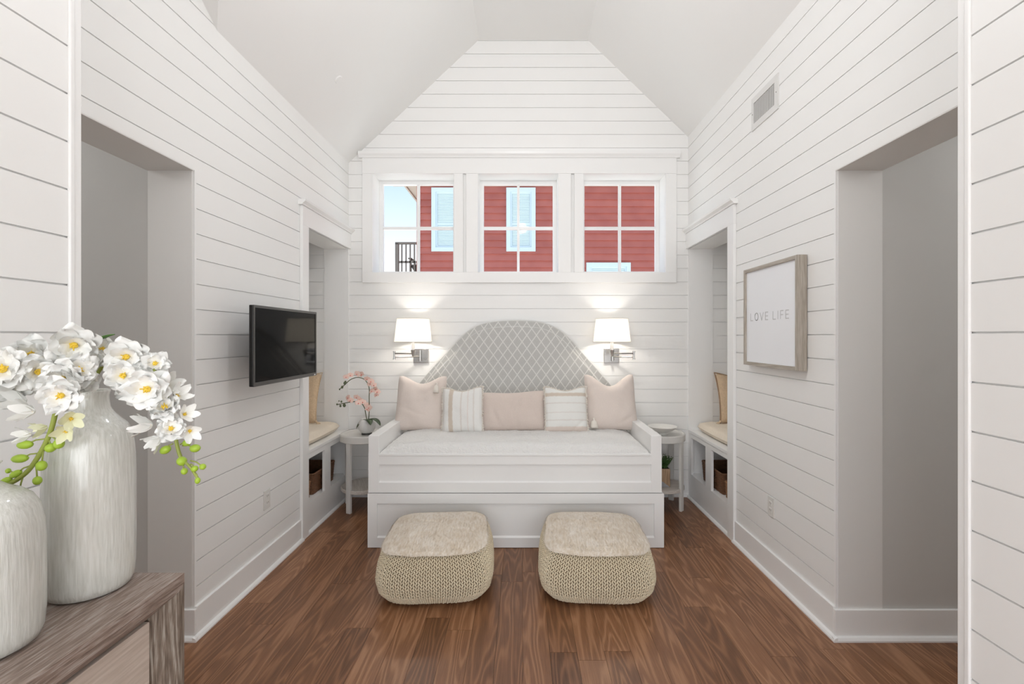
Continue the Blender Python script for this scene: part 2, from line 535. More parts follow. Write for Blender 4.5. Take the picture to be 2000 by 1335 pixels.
def striped(name, axis, bands, base, soft=0.004):
    """woven stripes: bands of (position, half width, colour) along the object axis"""
    m, n, l, b = nmat(name)
    tc = n.new('ShaderNodeTexCoord')
    sep = n.new('ShaderNodeSeparateXYZ'); l.new(tc.outputs['Object'], sep.inputs[0])
    nz = n.new('ShaderNodeTexNoise'); nz.inputs['Scale'].default_value = 45; l.new(tc.outputs['Object'], nz.inputs['Vector'])
    wob = n.new('ShaderNodeMath'); wob.operation = 'MULTIPLY_ADD'; wob.inputs[1].default_value = 0.008
    l.new(nz.outputs['Fac'], wob.inputs[0]); l.new(sep.outputs['XYZ'[axis]], wob.inputs[2])
    cur = None
    for pos, hw, col in bands:
        s = n.new('ShaderNodeMath'); s.operation = 'SUBTRACT'; s.inputs[1].default_value = pos + 0.004; l.new(wob.outputs[0], s.inputs[0])
        a = n.new('ShaderNodeMath'); a.operation = 'ABSOLUTE'; l.new(s.outputs[0], a.inputs[0])
        mr = n.new('ShaderNodeMapRange'); mr.inputs['From Min'].default_value = hw + soft; mr.inputs['From Max'].default_value = hw - soft
        l.new(a.outputs[0], mr.inputs['Value'])
        mx = n.new('ShaderNodeMix'); mx.data_type = 'RGBA'
        l.new(mr.outputs[0], mx.inputs['Factor'])
        if cur is None: mx.inputs['A'].default_value = (*base, 1)
        else: l.new(cur, mx.inputs['A'])
        mx.inputs['B'].default_value = (*col, 1)
        cur = mx.outputs['Result']
    l.new(cur, b.inputs['Base Color'])
    b.inputs['Roughness'].default_value = 0.92
    b.inputs['Specular IOR Level'].default_value = 0.1
    n2 = n.new('ShaderNodeTexNoise'); n2.inputs['Scale'].default_value = 190; l.new(tc.outputs['Object'], n2.inputs['Vector'])
    bp = n.new('ShaderNodeBump'); bp.inputs['Strength'].default_value = 0.5; bp.inputs['Distance'].default_value = 0.004
    l.new(n2.outputs['Fac'], bp.inputs['Height']); l.new(bp.outputs[0], b.inputs['Normal'])
    return m

# hide on the poufs
def hide():
    m, n, l, b = nmat('cream_hide')
    tc = n.new('ShaderNodeTexCoord')
    mp = n.new('ShaderNodeMapping'); mp.inputs['Scale'].default_value = (1, 0.25, 1)
    l.new(tc.outputs['Object'], mp.inputs[0])
    nz = n.new('ShaderNodeTexNoise'); nz.inputs['Scale'].default_value = 90; nz.inputs['Detail'].default_value = 6
    l.new(mp.outputs[0], nz.inputs['Vector'])
    n2 = n.new('ShaderNodeTexNoise'); n2.inputs['Scale'].default_value = 6; n2.inputs['Detail'].default_value = 2
    l.new(tc.outputs['Object'], n2.inputs['Vector'])
    a = n.new('ShaderNodeMath'); a.operation = 'MULTIPLY_ADD'; a.inputs[1].default_value = 0.6
    l.new(n2.outputs['Fac'], a.inputs[0]); l.new(nz.outputs['Fac'], a.inputs[2])
    r = ramp(n, l, a.outputs[0], [(0.5, (0.58, 0.475, 0.35)), (0.78, (0.69, 0.60, 0.49)), (1.05, (0.78, 0.71, 0.62))])
    l.new(r.outputs[0], b.inputs['Base Color'])
    b.inputs['Roughness'].default_value = 0.8; b.inputs['Specular IOR Level'].default_value = 0.2
    b.inputs['Sheen Weight'].default_value = 0.3
    bp = n.new('ShaderNodeBump'); bp.inputs['Strength'].default_value = 0.5; bp.inputs['Distance'].default_value = 0.006
    l.new(nz.outputs['Fac'], bp.inputs['Height']); l.new(bp.outputs[0], b.inputs['Normal'])
    return m
m_hide = hide()

# window glass
m_glass, n, l, b = nmat('window_glass')
n.remove(b)
tr = n.new('ShaderNodeBsdfTransparent'); gl = n.new('ShaderNodeBsdfGlossy'); gl.inputs['Roughness'].default_value = 0.0
tr.inputs[0].default_value = (0.97, 0.985, 0.98, 1)
mx = n.new('ShaderNodeMixShader'); mx.inputs[0].default_value = 0.004
l.new(tr.outputs[0], mx.inputs[1]); l.new(gl.outputs[0], mx.inputs[2])
l.new(mx.outputs[0], n['Material Output'].inputs[0])

# lamp shade fabric: lets the bulb shine through
m_shade, n, l, b = nmat('cream_lamp_shade')
n.remove(b)
df = n.new('ShaderNodeBsdfDiffuse'); df.inputs[0].default_value = (0.86, 0.82, 0.74, 1)
tl = n.new('ShaderNodeBsdfTranslucent'); tl.inputs[0].default_value = (0.92, 0.88, 0.80, 1)
mx = n.new('ShaderNodeMixShader'); mx.inputs[0].default_value = 0.36
l.new(df.outputs[0], mx.inputs[1]); l.new(tl.outputs[0], mx.inputs[2])
l.new(mx.outputs[0], n['Material Output'].inputs[0])

# ================================================================== room shell
XL, XR, YB, YJ = -1.605, 1.535, 4.336, 2.293
YNL, YNR, NXL, NXR = 1.251, 1.21, -1.18, 1.127
WT = 0.225
ZOPEN = 2.29
ZL, ZR, ZT = 3.083, 3.323, 4.219
XTL, XTR = -0.403, 0.607
BT = 0.009                       # board thickness
ZJ, PITCH, GAP = 3.221, 0.124, 0.0048
ALC_NEAR, ALC_DEPTH = 3.36, 0.48
HALL_END = 1.7

def rows(z0, z1):
    k = math.floor((ZJ - z1) / PITCH)
    out = []
    while True:
        hi = ZJ - k * PITCH
        lo = hi - PITCH
        if hi <= z0 + 1e-4: break
        a, b_ = max(lo + GAP / 2, z0), min(hi - GAP / 2, z1)
        if b_ - a > 0.01: out.append((a, b_))
        k += 1
    return out

def boards(parent, plane, rng, holes, z0, z1, limit=None):
    """one child per board; plane(u, z, d) -> xyz with d the depth behind the face"""
    for a, b_ in rows(z0, z1):
        u0, u1 = rng
        if limit:
            u0, u1 = limit(a, b_, u0, u1)
            if u1 - u0 < 0.03: continue
        rects = rect_minus(u0, u1, a, b_, holes)
        # pieces that touch one another belong to one board
        groups = []
        for rc in rects:
            hit = [g for g in groups if any(not (rc[1] < q[0] + 1e-6 or rc[0] > q[1] - 1e-6) and
                                            (abs(rc[2] - q[3]) < 1e-6 or abs(rc[3] - q[2]) < 1e-6) for q in g)]
            new = [rc]
            for g in hit:
                new += g
                groups.remove(g)
            groups.append(new)
        for g in groups:
            gg = Geo()
            for (p0, p1, q0, q1) in g:
                if q1 - q0 < 0.004 or p1 - p0 < 0.004: continue
                gg.prism([plane(p0, q0, 0), plane(p1, q0, 0), plane(p1, q1, 0), plane(p0, q1, 0)],
                         Vector(plane(0, 0, BT)) - Vector(plane(0, 0, 0)))
            if gg.v:
                build(gg, 'board', m_shiplap, parent)

def slab(rects, fn):
    g = Geo()
    for r_ in rects: fn(g, *r_)
    return g

# ---- floor
fl = struct('floor', Geo().box(-3.4, 3.4, -4.2, YB + 0.25, -0.08, -0.014), m_floor)
y_start = 0.3
x = -3.3
rnd = random.Random(11)
while x < 3.3:
    w = 0.127
    y = y_start - rnd.uniform(0, 0.9)
    first = True
    while y < YB - 0.01:
        L = rnd.uniform(0.75, 1.7)
        ya, yb = max(y, y_start), min(y + L, YB)
        xa, xb = x + 0.0006, x + w - 0.0006
        ok = True
        if xb < XL - 0.02 or xa > XR + 0.02:       # hall strips end at the hall wall
            yb = min(yb, YJ + 0.01)
        if yb - ya > 0.03:
            build(Geo().box(xa, xb, ya + 0.0006, yb - 0.0006, -0.013, 0.0), 'plank', m_floor, fl)
        y += L
    x += w

# ---- back wall with three window openings
WIN = [(-1.379, -0.630), (-0.408, 0.332), (0.564, 1.322)]
WZ0, WZ1 = 2.067, 2.977
CX0, CX1, CZ0, CZ1 = -1.474, 1.422, 1.972, 3.172
wb = struct('wall_back', slab(rect_minus(-2.5, 2.45, 0, 4.45, [(a, b_, WZ0, WZ1) for a, b_ in WIN]),
            lambda g, a, b_, c, d: g.box(a, b_, YB + BT, YB + 0.26, c, d)), m_wall)
trim_l = (XL - WT, XL, 0, ZOPEN)
trim_r = (XR, XR + WT, 0, ZOPEN)
def lim_back(a, b_, u0, u1):
    if a > 2.62: u0, u1 = XL - 0.02, XR + 0.02
    if a > ZL: u0 = max(u0, XL + (a - ZL) / 0.95 - 0.06)
    if a > ZR: u1 = min(u1, XR - (a - ZR) / 0.966 + 0.06)
    return u0, u1
boards(wb, lambda u, z, d: (u, YB + d, z), (XL - WT - ALC_DEPTH, XR + WT + ALC_DEPTH),
       [(CX0, CX1, CZ0, CZ1), trim_l, trim_r], 0.155, ZT + 0.03, lim_back)

# ---- left and right walls
def side_wall(s):
    """s = -1 left, +1 right"""
    X = XL if s < 0 else XR
    yn = YNL if s < 0 else YNR
    ze = ZL if s < 0 else ZR
    side = 'left' if s < 0 else 'right'
    ye = 2.48 - (ze - ZL) / 0.65
    n0 = 3.479 if s < 0 else 3.459
    holes = [(yn - 0.2, YJ, -1, ZOPEN), (n0, YB + 1, -1, ZOPEN - 0.005)]
    w_ = struct('wall_' + side, slab(rect_minus(yn - 0.1, YB + BT, 0, 4.4, holes),
                lambda g, a, b_, c, d: g.box(X + s * BT, X + s * WT, a, b_, c, d)), m_wall)
    bh = [(yn - 0.2, YJ + 0.013, -1, ZOPEN), (n0 - 0.1, YB + 1, -1, 2.45)]
    def lim(a, b_, u0, u1):
        if a > ze: u1 = min(u1, ye - (a - ze) / 0.65 + 0.08)
        return u0, u1
    boards(w_, lambda u, z, d: (X + s * d, u, z), (yn - 0.02, YB), bh, 0.155, 3.92, lim)
    # corner bead of the hall opening, jamb and soffit painted grey
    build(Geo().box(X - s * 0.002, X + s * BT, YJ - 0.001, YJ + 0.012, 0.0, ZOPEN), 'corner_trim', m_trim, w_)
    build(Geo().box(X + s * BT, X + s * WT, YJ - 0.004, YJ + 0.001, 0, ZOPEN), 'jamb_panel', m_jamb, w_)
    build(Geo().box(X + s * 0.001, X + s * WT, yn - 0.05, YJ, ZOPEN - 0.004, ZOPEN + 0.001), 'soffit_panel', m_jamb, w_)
    # niche opening trim: near casing down to the floor, header with crown cap, flat far jamb on the back wall
    t = struct_empty('trim_1' if s < 0 else 'trim_2')
    zh = ZOPEN - 0.005
    build(Geo().box(X - s * 0.022, X + s * 0.001, n0 - 0.1, n0, 0, zh + 0.001), 'casing', m_trim, t, bevel=0.003)
    build(Geo().box(X - s * 0.022, X + s * 0.001, n0 - 0.1, YB, zh, 2.425), 'header', m_trim, t, bevel=0.003)
    cg = Geo()
    prof = [(0.0, 2.425), (0.030, 2.425), (0.034, 2.434), (0.052, 2.448), (0.056, 2.462), (0.0, 2.462)]
    cg.prism([(X - s * p, n0 - 0.125, z) for p, z in prof], (0, YB - n0 + 0.125, 0))
    build(cg, 'crown', m_trim, t)
    build(Geo().box(X + s * 0.0, X + s * WT, n0 - 0.012, n0 + 0.002, 0, zh), 'niche_jamb', m_trim, t)
    build(Geo().box(X + s * 0.0, X + s * WT, YB - 0.012, YB + BT, 0, zh), 'niche_jamb', m_trim, t)
    build(Geo().box(X + s * 0.002, X + s * WT, n0 - 0.01, YB - 0.012, zh - 0.003, zh - 0.0005), 'niche_soffit', m_trim, t)
    # alcove behind the wall
    al = struct('wall_alcove_' + side, Geo()
           .box(X + s * WT, X + s * (WT + ALC_DEPTH), ALC_NEAR - 0.06, ALC_NEAR, 0, 2.62)
           .box(X + s * (WT + ALC_DEPTH), X + s * (WT + ALC_DEPTH + 0.06), ALC_NEAR - 0.06, YB + BT, 0, 2.68)
           .box(X + s * (WT - 0.01), X + s * (WT + ALC_DEPTH + 0.06), ALC_NEAR - 0.06, YB + BT, 2.62, 2.68), m_wall)
    # hall
    XH = X + s * (WT + HALL_END)
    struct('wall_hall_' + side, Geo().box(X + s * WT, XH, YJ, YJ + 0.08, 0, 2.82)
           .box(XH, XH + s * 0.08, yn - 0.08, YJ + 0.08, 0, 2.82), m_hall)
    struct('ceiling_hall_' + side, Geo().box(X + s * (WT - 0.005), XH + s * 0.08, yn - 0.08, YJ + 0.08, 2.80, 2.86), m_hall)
    hl = bpy.data.lights.new('hall_fill', 'POINT')  # unseen fill added to brighten the hall wall and jamb
    hl.energy = 5.0
    hl.shadow_soft_size = 0.1
    hlo = bpy.data.objects.new('hall_fill', hl)
    hlo.location = (X + s * (WT + 1.0), 1.6, 2.62)
    COL.objects.link(hlo)
    # baseboards: run along the wall, and across the jamb into the hall
    bb = struct_empty('baseboard_' + side)
    zb = 0.155
    build(Geo().box(X - s * 0.013, X + s * BT, YJ + 0.0, n0 - 0.1, 0, zb), 'base_board', m_trim, bb, bevel=0.003)
    build(Geo().box(X - s * 0.014, XH, YJ - 0.016, YJ - 0.001, 0, zb - 0.008), 'base_board', m_trim, bb, bevel=0.003)
    shoe = [(0, 0), (0.019, 0), (0.019, 0.008), (0.012, 0.018), (0, 0.022)]
    build(Geo().prism([(X - s * (0.013 + p), YJ - 0.034, z) for p, z in shoe], (0, n0 - 0.09 - YJ + 0.034, 0)), 'shoe_moulding', m_trim, bb)
    build(Geo().prism([(X - s * (0.004 + p), n0 - 0.09, z) for p, z in shoe], (0, YB - n0 + 0.09, 0)), 'shoe_moulding', m_trim, bb)
    build(Geo().prism([(X - s * 0.03, YJ - 0.016 - p, z) for p, z in shoe], (s * (WT + HALL_END), 0, 0)), 'shoe_moulding', m_trim, bb)
    return w_

side_wall(-1)
side_wall(1)

# ---- walls close to the photographer (bump-ins that flank the room)
def near_wall(s):
    X = NXL if s < 0 else NXR
    yn = YNL if s < 0 else YNR
    X2 = XL if s < 0 else XR
    side = 'left' if s < 0 else 'right'
    w_ = struct('wall_near_' + side, Geo()
          .box(X + s * BT, X + s * 0.12, -0.35, yn - 0.004, 0, 4.4)
          .box(X + s * 0.12, X2 + s * (WT + HALL_END), yn - 0.08, yn - 0.003, 0, 4.4), m_wall)
    boards(w_, lambda u, z, d: (X + s * d, u, z), (-0.3, yn - 0.03), [], 0.155, 4.2)
    # corner board with a thin raised bead where the boards end
    build(Geo().box(X - s * 0.003, X + s * 0.05, yn - 0.022, yn, 0, 4.25), 'corner_board', m_trim, w_, bevel=0.0015)
    build(Geo().box(X - s * 0.006, X + s * 0.004, yn - 0.033, yn - 0.021, 0, 4.25), 'corner_bead', m_trim, w_, bevel=0.002)
    build(Geo().box(X - s * 0.013, X + s * BT, -0.3, yn - 0.034, 0, 0.155), 'base_board', m_trim, w_)
near_wall(-1)
near_wall(1)

# ---- baseboard of the back wall
bbk = struct_empty('baseboard_back')
build(Geo().box(XL, XR, YB - 0.013, YB + BT, 0, 0.155), 'base_board', m_trim, bbk, bevel=0.003)
build(Geo().prism([(XL, YB - 0.013 - p, z) for p, z in [(0, 0), (0.019, 0), (0.019, 0.008), (0.012, 0.018), (0, 0.022)]], (XR - XL, 0, 0)), 'shoe_moulding', m_trim, bbk)

# ---- vaulted ceiling: two slopes, a flat strip, and the cross slope of the front room
cg = Geo()
yv, ye_r = 2.48 - (ZT - ZL) / 0.65, 2.48 - (ZR - ZL) / 0.65
YE = YB + 0.12
cg.prism([(XL - 0.011, YE, ZL - 0.0105), (XL - 0.011, 2.48, ZL - 0.0105), (XTL, yv, ZT), (XTL, YE, ZT)], (0, 0, 0.06))
cg.prism([(XR + 0.011, YE, ZR - 0.0105), (XTR, YE, ZT), (XTR, yv, ZT), (XR + 0.011, ye_r, ZR - 0.0105)], (0, 0, 0.06))
cg.prism([(XTL, YE, ZT), (XTL, yv, ZT), (XTR, yv, ZT), (XTR, YE, ZT)], (0, 0, 0.06))
cg.prism([(XL - 0.011, 2.48, ZL - 0.01), (XL - 0.011, yv, ZT), (XTL, yv, ZT)], (0, 0, 0.06))
cg.prism([(XR + 0.011, ye_r, ZR - 0.01), (XTR, yv, ZT), (XR + 0.011, yv, ZT)], (0, 0, 0.06))
cg.box(-3.4, 3.4, -4.2, yv, ZT, ZT + 0.06)
struct('ceiling', cg, m_ceiling, fixn=True)

# ---- the room behind the photographer: side walls and a rear wall, its wide opening added to let in light
struct('wall_rear_left', Geo().box(-3.4, -3.3, -4.2, -0.23, 0, ZT).box(-3.4, NXL - 0.01, -0.36, -0.26, 0, ZT), m_wall)
struct('wall_rear_right', Geo().box(3.3, 3.4, -4.2, -0.23, 0, ZT).box(NXR + 0.01, 3.4, -0.36, -0.26, 0, ZT), m_wall)
struct('wall_rear', slab(rect_minus(-3.4, 3.4, 0, ZT, [(-2.8, 2.8, 0.1, 3.1)]),
       lambda g, a, b_, c, d: g.box(a, b_, -4.2, -4.05, c, d)), m_wall)

# ================================================================== windows
CT = 0.022
for i, (a, b_) in enumerate(WIN):
    w_ = struct_empty('window_%d' % (i + 1), ((a + b_) / 2, YB + 0.2, WZ0))
    yg0, yg1 = YB + 0.185, YB + 0.225
    sw = 0.036
    fr = Geo()
    for (p0, p1, q0, q1) in rect_minus(a, b_, WZ0, WZ1, [(a + sw, b_ - sw, WZ0 + sw, WZ1 - sw)]):
        fr.box(p0, p1, yg0, yg1, q0, q1)
    build(fr, 'window_frame', m_trim, w_)
    mx_, mz_ = (a + b_) / 2, (WZ0 + WZ1) / 2
    build(Geo().box(mx_ - 0.0125, mx_ + 0.0125, yg0 + 0.004, yg1 - 0.004, WZ0 + sw, WZ1 - sw), 'muntin', m_trim, w_)
    build(Geo().box(a + sw, b_ - sw, yg0 + 0.006, yg1 - 0.006, mz_ - 0.014, mz_ + 0.014), 'muntin', m_trim, w_)
    for (p0, p1) in ((a + sw, mx_ - 0.0125), (mx_ + 0.0125, b_ - sw)):
        for (q0, q1) in ((WZ0 + sw, mz_ - 0.014), (mz_ + 0.014, WZ1 - sw)):
            build(Geo().box(p0, p1, YB + 0.203, YB + 0.206, q0, q1), 'pane', m_glass, w_)
    # side casings
    lo = CX0 if i == 0 else (-0.517 if i == 1 else 0.479)
    hi = CX1 if i == 2 else (-0.545 if i == 0 else 0.450)
    build(Geo().box(lo, a, YB - CT, YB + BT, WZ0, WZ1), 'casing', m_trim, w_, bevel=0.002)
    build(Geo().box(b_, hi, YB - CT, YB + BT, WZ0, WZ1), 'casing', m_trim, w_, bevel=0.002)
t3 = struct_empty('trim_3')
build(Geo().box(CX0, CX1, YB - CT - 0.002, YB + BT, WZ1, 3.120), 'header', m_trim, t3, bevel=0.002)
build(Geo().prism([(CX0 - 0.03, YB - p, z) for p, z in [(-BT, 3.120), (0.032, 3.120), (0.038, 3.134), (0.050, 3.15), (0.054, 3.172), (-BT, 3.172)]],
                  (CX1 - CX0 + 0.06, 0, 0)), 'crown', m_trim, t3)
build(Geo().box(CX0, CX1, YB - CT - 0.001, YB + BT, CZ0, WZ0), 'apron', m_trim, t3, bevel=0.002)

# ================================================================== outside: red house
HY = 12.0
hs = thing('red_house', 'red lap-sided house with pale blue window trim beyond the windows', 'house', (0, HY, -3))
build(Geo().box(-2.66, 6.0, HY + 0.03, HY + 6, -3, 5.5), 'wall', m_siding, hs)
hw = [(-2.32, -1.57, 3.652, 5.278), (-0.407, 0.34, 3.652, 5.278), (1.64, 2.77, 1.75, 3.364)]
p = 0.1735
z = 5.33
while z > 1.4:
    for (u0, u1, q0, q1) in rect_minus(-2.62, 6.0, z - p, z, hw):
        if q1 - q0 < 0.01: continue
        g = Geo()
        f0 = (z - q0) / p * 0.045
        f1 = (z - q1) / p * 0.045
        g.prism([(u0, HY + 0.03, q0), (u0, HY + 0.02 - f0, q0), (u0, HY + 0.02 - f1, q1), (u0, HY + 0.03, q1)], (u1 - u0, 0, 0))
        build(g, 'siding_board', m_siding, hs)
    z -= p
build(Geo().box(-2.70, -2.62, HY - 0.03, HY + 0.05, -3, 5.4), 'corner_board', m_siding, hs)
build(Geo().box(-3.31, 6.2, HY - 0.02, HY + 0.04, 5.33, 5.50), 'frieze_board', m_soffit, hs)
build(Geo().box(-3.31, -2.66, HY + 0.04, HY + 6.2, 5.775, 5.83), 'soffit', m_soffit, hs)
build(Geo().box(-3.36, -3.31, HY + 0.04, HY + 6.2, 5.74, 5.95), 'fascia', m_soffit, hs)
build(Geo().prism([(-3.36, HY - 0.35, 5.86), (6.2, HY - 0.35, 5.86), (6.2, HY + 3, 8.2), (-3.36, HY + 3, 8.2)], (0, 0.05, 0.08)), 'roof', m_roof, hs)
for k, (u0, u1, q0, q1) in enumerate(hw):
    tw = 0.105
    g = Geo()
    for rc in rect_minus(u0, u1, q0, q1, [(u0 + tw, u1 - tw, q0 + tw, q1 - tw)]):
        g.box(rc[0], rc[1], HY - 0.045, HY + 0.03, rc[2], rc[3])
    wnd = build(g, 'window', m_ext_trim, hs)
    sg = Geo()
    a0, a1, c0, c1 = u0 + tw, u1 - tw, q0 + tw, q1 - tw
    for rc in rect_minus(a0, a1, c0, c1, [(a0 + 0.045, a1 - 0.045, c0 + 0.05, c1 - 0.045)]):
        sg.box(rc[0], rc[1], HY - 0.015, HY + 0.03, rc[2], rc[3])
    mid = c0 + (c1 - c0) * 0.42
    sg.box(a0, a1, HY - 0.01, HY + 0.03, mid - 0.03, mid + 0.03)
    build(sg, 'sash', m_ext_trim, wnd)
    build(Geo().box(a0 + 0.03, a1 - 0.03, HY + 0.004, HY + 0.02, c0 + 0.03, c1 - 0.03), 'pane', m_ext_pane, wnd)
    bl = Geo()
    zz = c0 + 0.06
    while zz < c1 - 0.05:
        bl.prism([(a0 + 0.05, HY + 0.003, zz), (a0 + 0.05, HY - 0.008, zz + 0.006), (a0 + 0.05, HY - 0.008, zz + 0.03), (a0 + 0.05, HY + 0.003, zz + 0.026)], (a1 - a0 - 0.1, 0, 0))
        zz += 0.042
    build(bl, 'blind', m_ext_blind, wnd, kind='stuff')

# balcony behind the house corner
DY = 14.0
dk = thing('balcony', 'weathered wooden balcony with railing beside the red house', 'balcony', (-3.3, DY, -3))
build(Geo().box(-3.82, -2.75, DY, DY + 2.2, 3.14, 3.29), 'platform', m_weathered, dk)
for px_ in (-3.78, -2.85):
    build(Geo().box(px_, px_ + 0.09, DY + 0.02, DY + 0.11, -3, 3.2), 'support_post', m_weathered, dk)
build(Geo().box(-3.80, -2.75, DY + 0.0, DY + 0.09, 4.24, 4.30), 'top_rail', m_weathered, dk)
build(Geo().box(-3.80, -2.75, DY + 0.03, DY + 0.07, 3.68, 3.74), 'middle_rail', m_weathered, dk)
build(Geo().box(-3.80, -3.70, DY, DY + 0.09, 3.29, 4.26), 'rail_post', m_weathered, dk)
for k in range(7):
    xx = -3.61 + k * 0.125
    build(Geo().box(xx - 0.018, xx + 0.018, DY + 0.03, DY + 0.066, 3.29, 4.24), 'baluster', m_weathered, dk)
ac = thing('adirondack_chair', 'dark weathered outdoor chair standing on the balcony deck', 'chair', (-3.18, DY + 0.75, 3.29))
for k in range(4):
    xx = -3.40 + k * 0.115
    hgt = 0.92 - 0.05 * abs(k - 1.5) ** 2 * 0.6
    build(Geo().prism([(xx, DY + 0.9, 3.55), (xx + 0.1, DY + 0.9, 3.55), (xx + 0.1, DY + 1.2, 3.29 + hgt), (xx, DY + 1.2, 3.29 + hgt)], (0, 0.025, 0.0)), 'back_slat', m_weathered, ac)
build(Geo().prism([(-3.44, DY + 0.40, 3.66), (-2.94, DY + 0.40, 3.66), (-2.94, DY + 0.95, 3.54), (-3.44, DY + 0.95, 3.54)], (0, 0, 0.03)), 'seat', m_weathered, ac)
for xx in (-3.50, -2.97):
    build(Geo().box(xx, xx + 0.1, DY + 0.36, DY + 1.02, 3.86, 3.89), 'armrest', m_weathered, ac)
    build(Geo().box(xx + 0.03, xx + 0.08, DY + 0.40, DY + 0.49, 3.29, 3.86), 'leg', m_weathered, ac)
    build(Geo().prism([(xx + 0.03, DY + 0.95, 3.86), (xx + 0.03, DY + 1.02, 3.86), (xx + 0.03, DY + 1.2, 3.29), (xx + 0.03, DY + 1.1, 3.29)], (0.05, 0, 0)), 'leg', m_weathered, ac)

# ================================================================== daybed
BX0, BX1, BYF, BYB = -1.079, 0.989, 3.268, 4.30
bed = thing('daybed', 'white panelled daybed with arched grey lattice headboard and pull-out trundle', 'daybed', ((BX0 + BX1) / 2, (BYF + BYB) / 2, 0))

def panel_front(x0, x1, z0, z1, px0, px1, pz0, pz1, yf, th=0.024):
    g = Geo()
    for (a, b_, c, d) in rect_minus(x0, x1, z0, z1, [(px0, px1, pz0, pz1)]):
        g.box(a, b_, yf, yf + th, c, d)
    return g
# trundle
tr_ = build(panel_front(BX0, BX1, 0.004, 0.380, -1.013, 0.921, 0.072, 0.311, BYF), 'trundle', m_bed, bed)
build(Geo().box(-1.02, 0.93, BYF + 0.012, BYF + 0.022, 0.06, 0.32), 'trundle_panel', m_bed, tr_)
build(Geo().prism([(-1.013, BYF + 0.001, 0.072), (-1.013, BYF + 0.012, 0.072), (-1.013, BYF + 0.012, 0.082)], (1.934, 0, 0)), 'panel_moulding', m_bed, tr_)
for xa_ in (BX0, BX1 - 0.022):
    build(Geo().box(xa_, xa_ + 0.022, BYF + 0.024, 4.2, 0.004, 0.378), 'trundle_side', m_bed, tr_)
# upper box
UX1 = BX1 - 0.014
up = build(panel_front(BX0 + 0.003, UX1, 0.385, 0.654, -1.010, 0.903, 0.454, 0.582, BYF + 0.006), 'front_frame', m_bed, bed)
build(Geo().box(-1.02, 0.912, BYF + 0.018, BYF + 0.028, 0.44, 0.60), 'front_panel', m_bed, up)
build(Geo().prism([(-1.010, BYF + 0.007, 0.454), (-1.010, BYF + 0.018, 0.454), (-1.010, BYF + 0.018, 0.464)], (1.913, 0, 0)), 'panel_moulding', m_bed, up)
build(Geo().box(BX0 + 0.078, UX1 - 0.078, BYF + 0.001, BYF + 0.04, 0.642, 0.658), 'front_ledge', m_bed, bed, bevel=0.003)
AT = 0.075
build(Geo().box(BX0 + 0.003, BX0 + 0.003 + AT, BYF + 0.0055, BYB, 0.386, 0.784), 'arm', m_bed, bed, bevel=0.004)
build(Geo().box(UX1 - AT, UX1, BYF + 0.0055, BYB, 0.386, 0.784), 'arm', m_bed, bed, bevel=0.004)
build(Geo().box(BX0 + AT, UX1 - AT, BYF + 0.03, BYB, 0.39, 0.55), 'platform', m_bed, bed)

# headboard
HBY0, HBY1 = 4.232, 4.300
out_px = [(728, 862), (742, 838), (768, 806), (795, 776), (822, 744), (850, 711), (880, 680), (902, 656), (922, 640), (940, 632), (962, 627.5), (986, 625.5),
          (1012, 625), (1036, 626), (1058, 629), (1078, 635), (1097, 646), (1116, 663), (1140, 691), (1164, 718), (1190, 748), (1216, 778), (1243, 808), (1268, 838), (1284, 862)]
def smooth_closed(pts, it=2):
    for _ in range(it):
        q = [pts[0]]
        for a, b_ in zip(pts[:-1], pts[1:]):
            q.append((a[0] * 0.75 + b_[0] * 0.25, a[1] * 0.75 + b_[1] * 0.25))
            q.append((a[0] * 0.25 + b_[0] * 0.75, a[1] * 0.25 + b_[1] * 0.75))
        q.append(pts[-1])
        pts = q
    return pts
hb2 = []
for px_, py_ in smooth_closed(out_px, 2):
    w = at(px_, py_, HBY0)
    hb2.append((max(-0.995, min(0.895, w.x)), w.z))
cxh = -0.043
def inset(pts, d):
    out = []
    n_ = len(pts)
    for i in range(n_):
        a, b_ = pts[max(0, i - 1)], pts[min(n_ - 1, i + 1)]
        t = Vector((b_[0] - a[0], b_[1] - a[1])).normalized()
        out.append((pts[i][0] + t.y * d, pts[i][1] - t.x * d))
    return out
def sheet(pts, y0, y1, zlow):
    """outline closed at the bottom, extruded in depth"""
    poly = [(p_[0], y0, p_[1]) for p_ in pts] + [(pts[-1][0], y0, zlow), (pts[0][0], y0, zlow)]
    return Geo().prism(poly, (0, y1 - y0, 0))
hbo = build(sheet(hb2, HBY0 + 0.006, HBY1, 0.56), 'headboard', m_lattice, bed, bevel=0.010, seg=3)
inn = inset(hb2, 0.055)
inn = [p_ for p_ in inn if p_[1] > 0.6]
build(sheet(inn, HBY0 - 0.004, HBY0 + 0.02, 0.60), 'headboard_cushion', m_lattice, hbo, bevel=0.008, seg=3)
m_piping = M('pale_grey_piping', (0.66, 0.655, 0.635), 0.9)
build(Geo().tube([(p_[0], HBY0 + 0.004, p_[1]) for p_ in inn], 0.0045, 6), 'piping', m_piping, hbo, smooth=True)
build(Geo().tube([(p_[0], HBY0 + 0.010, p_[1]) for p_ in inset(hb2, 0.004)], 0.005, 6), 'edge_piping', m_piping, hbo, smooth=True)

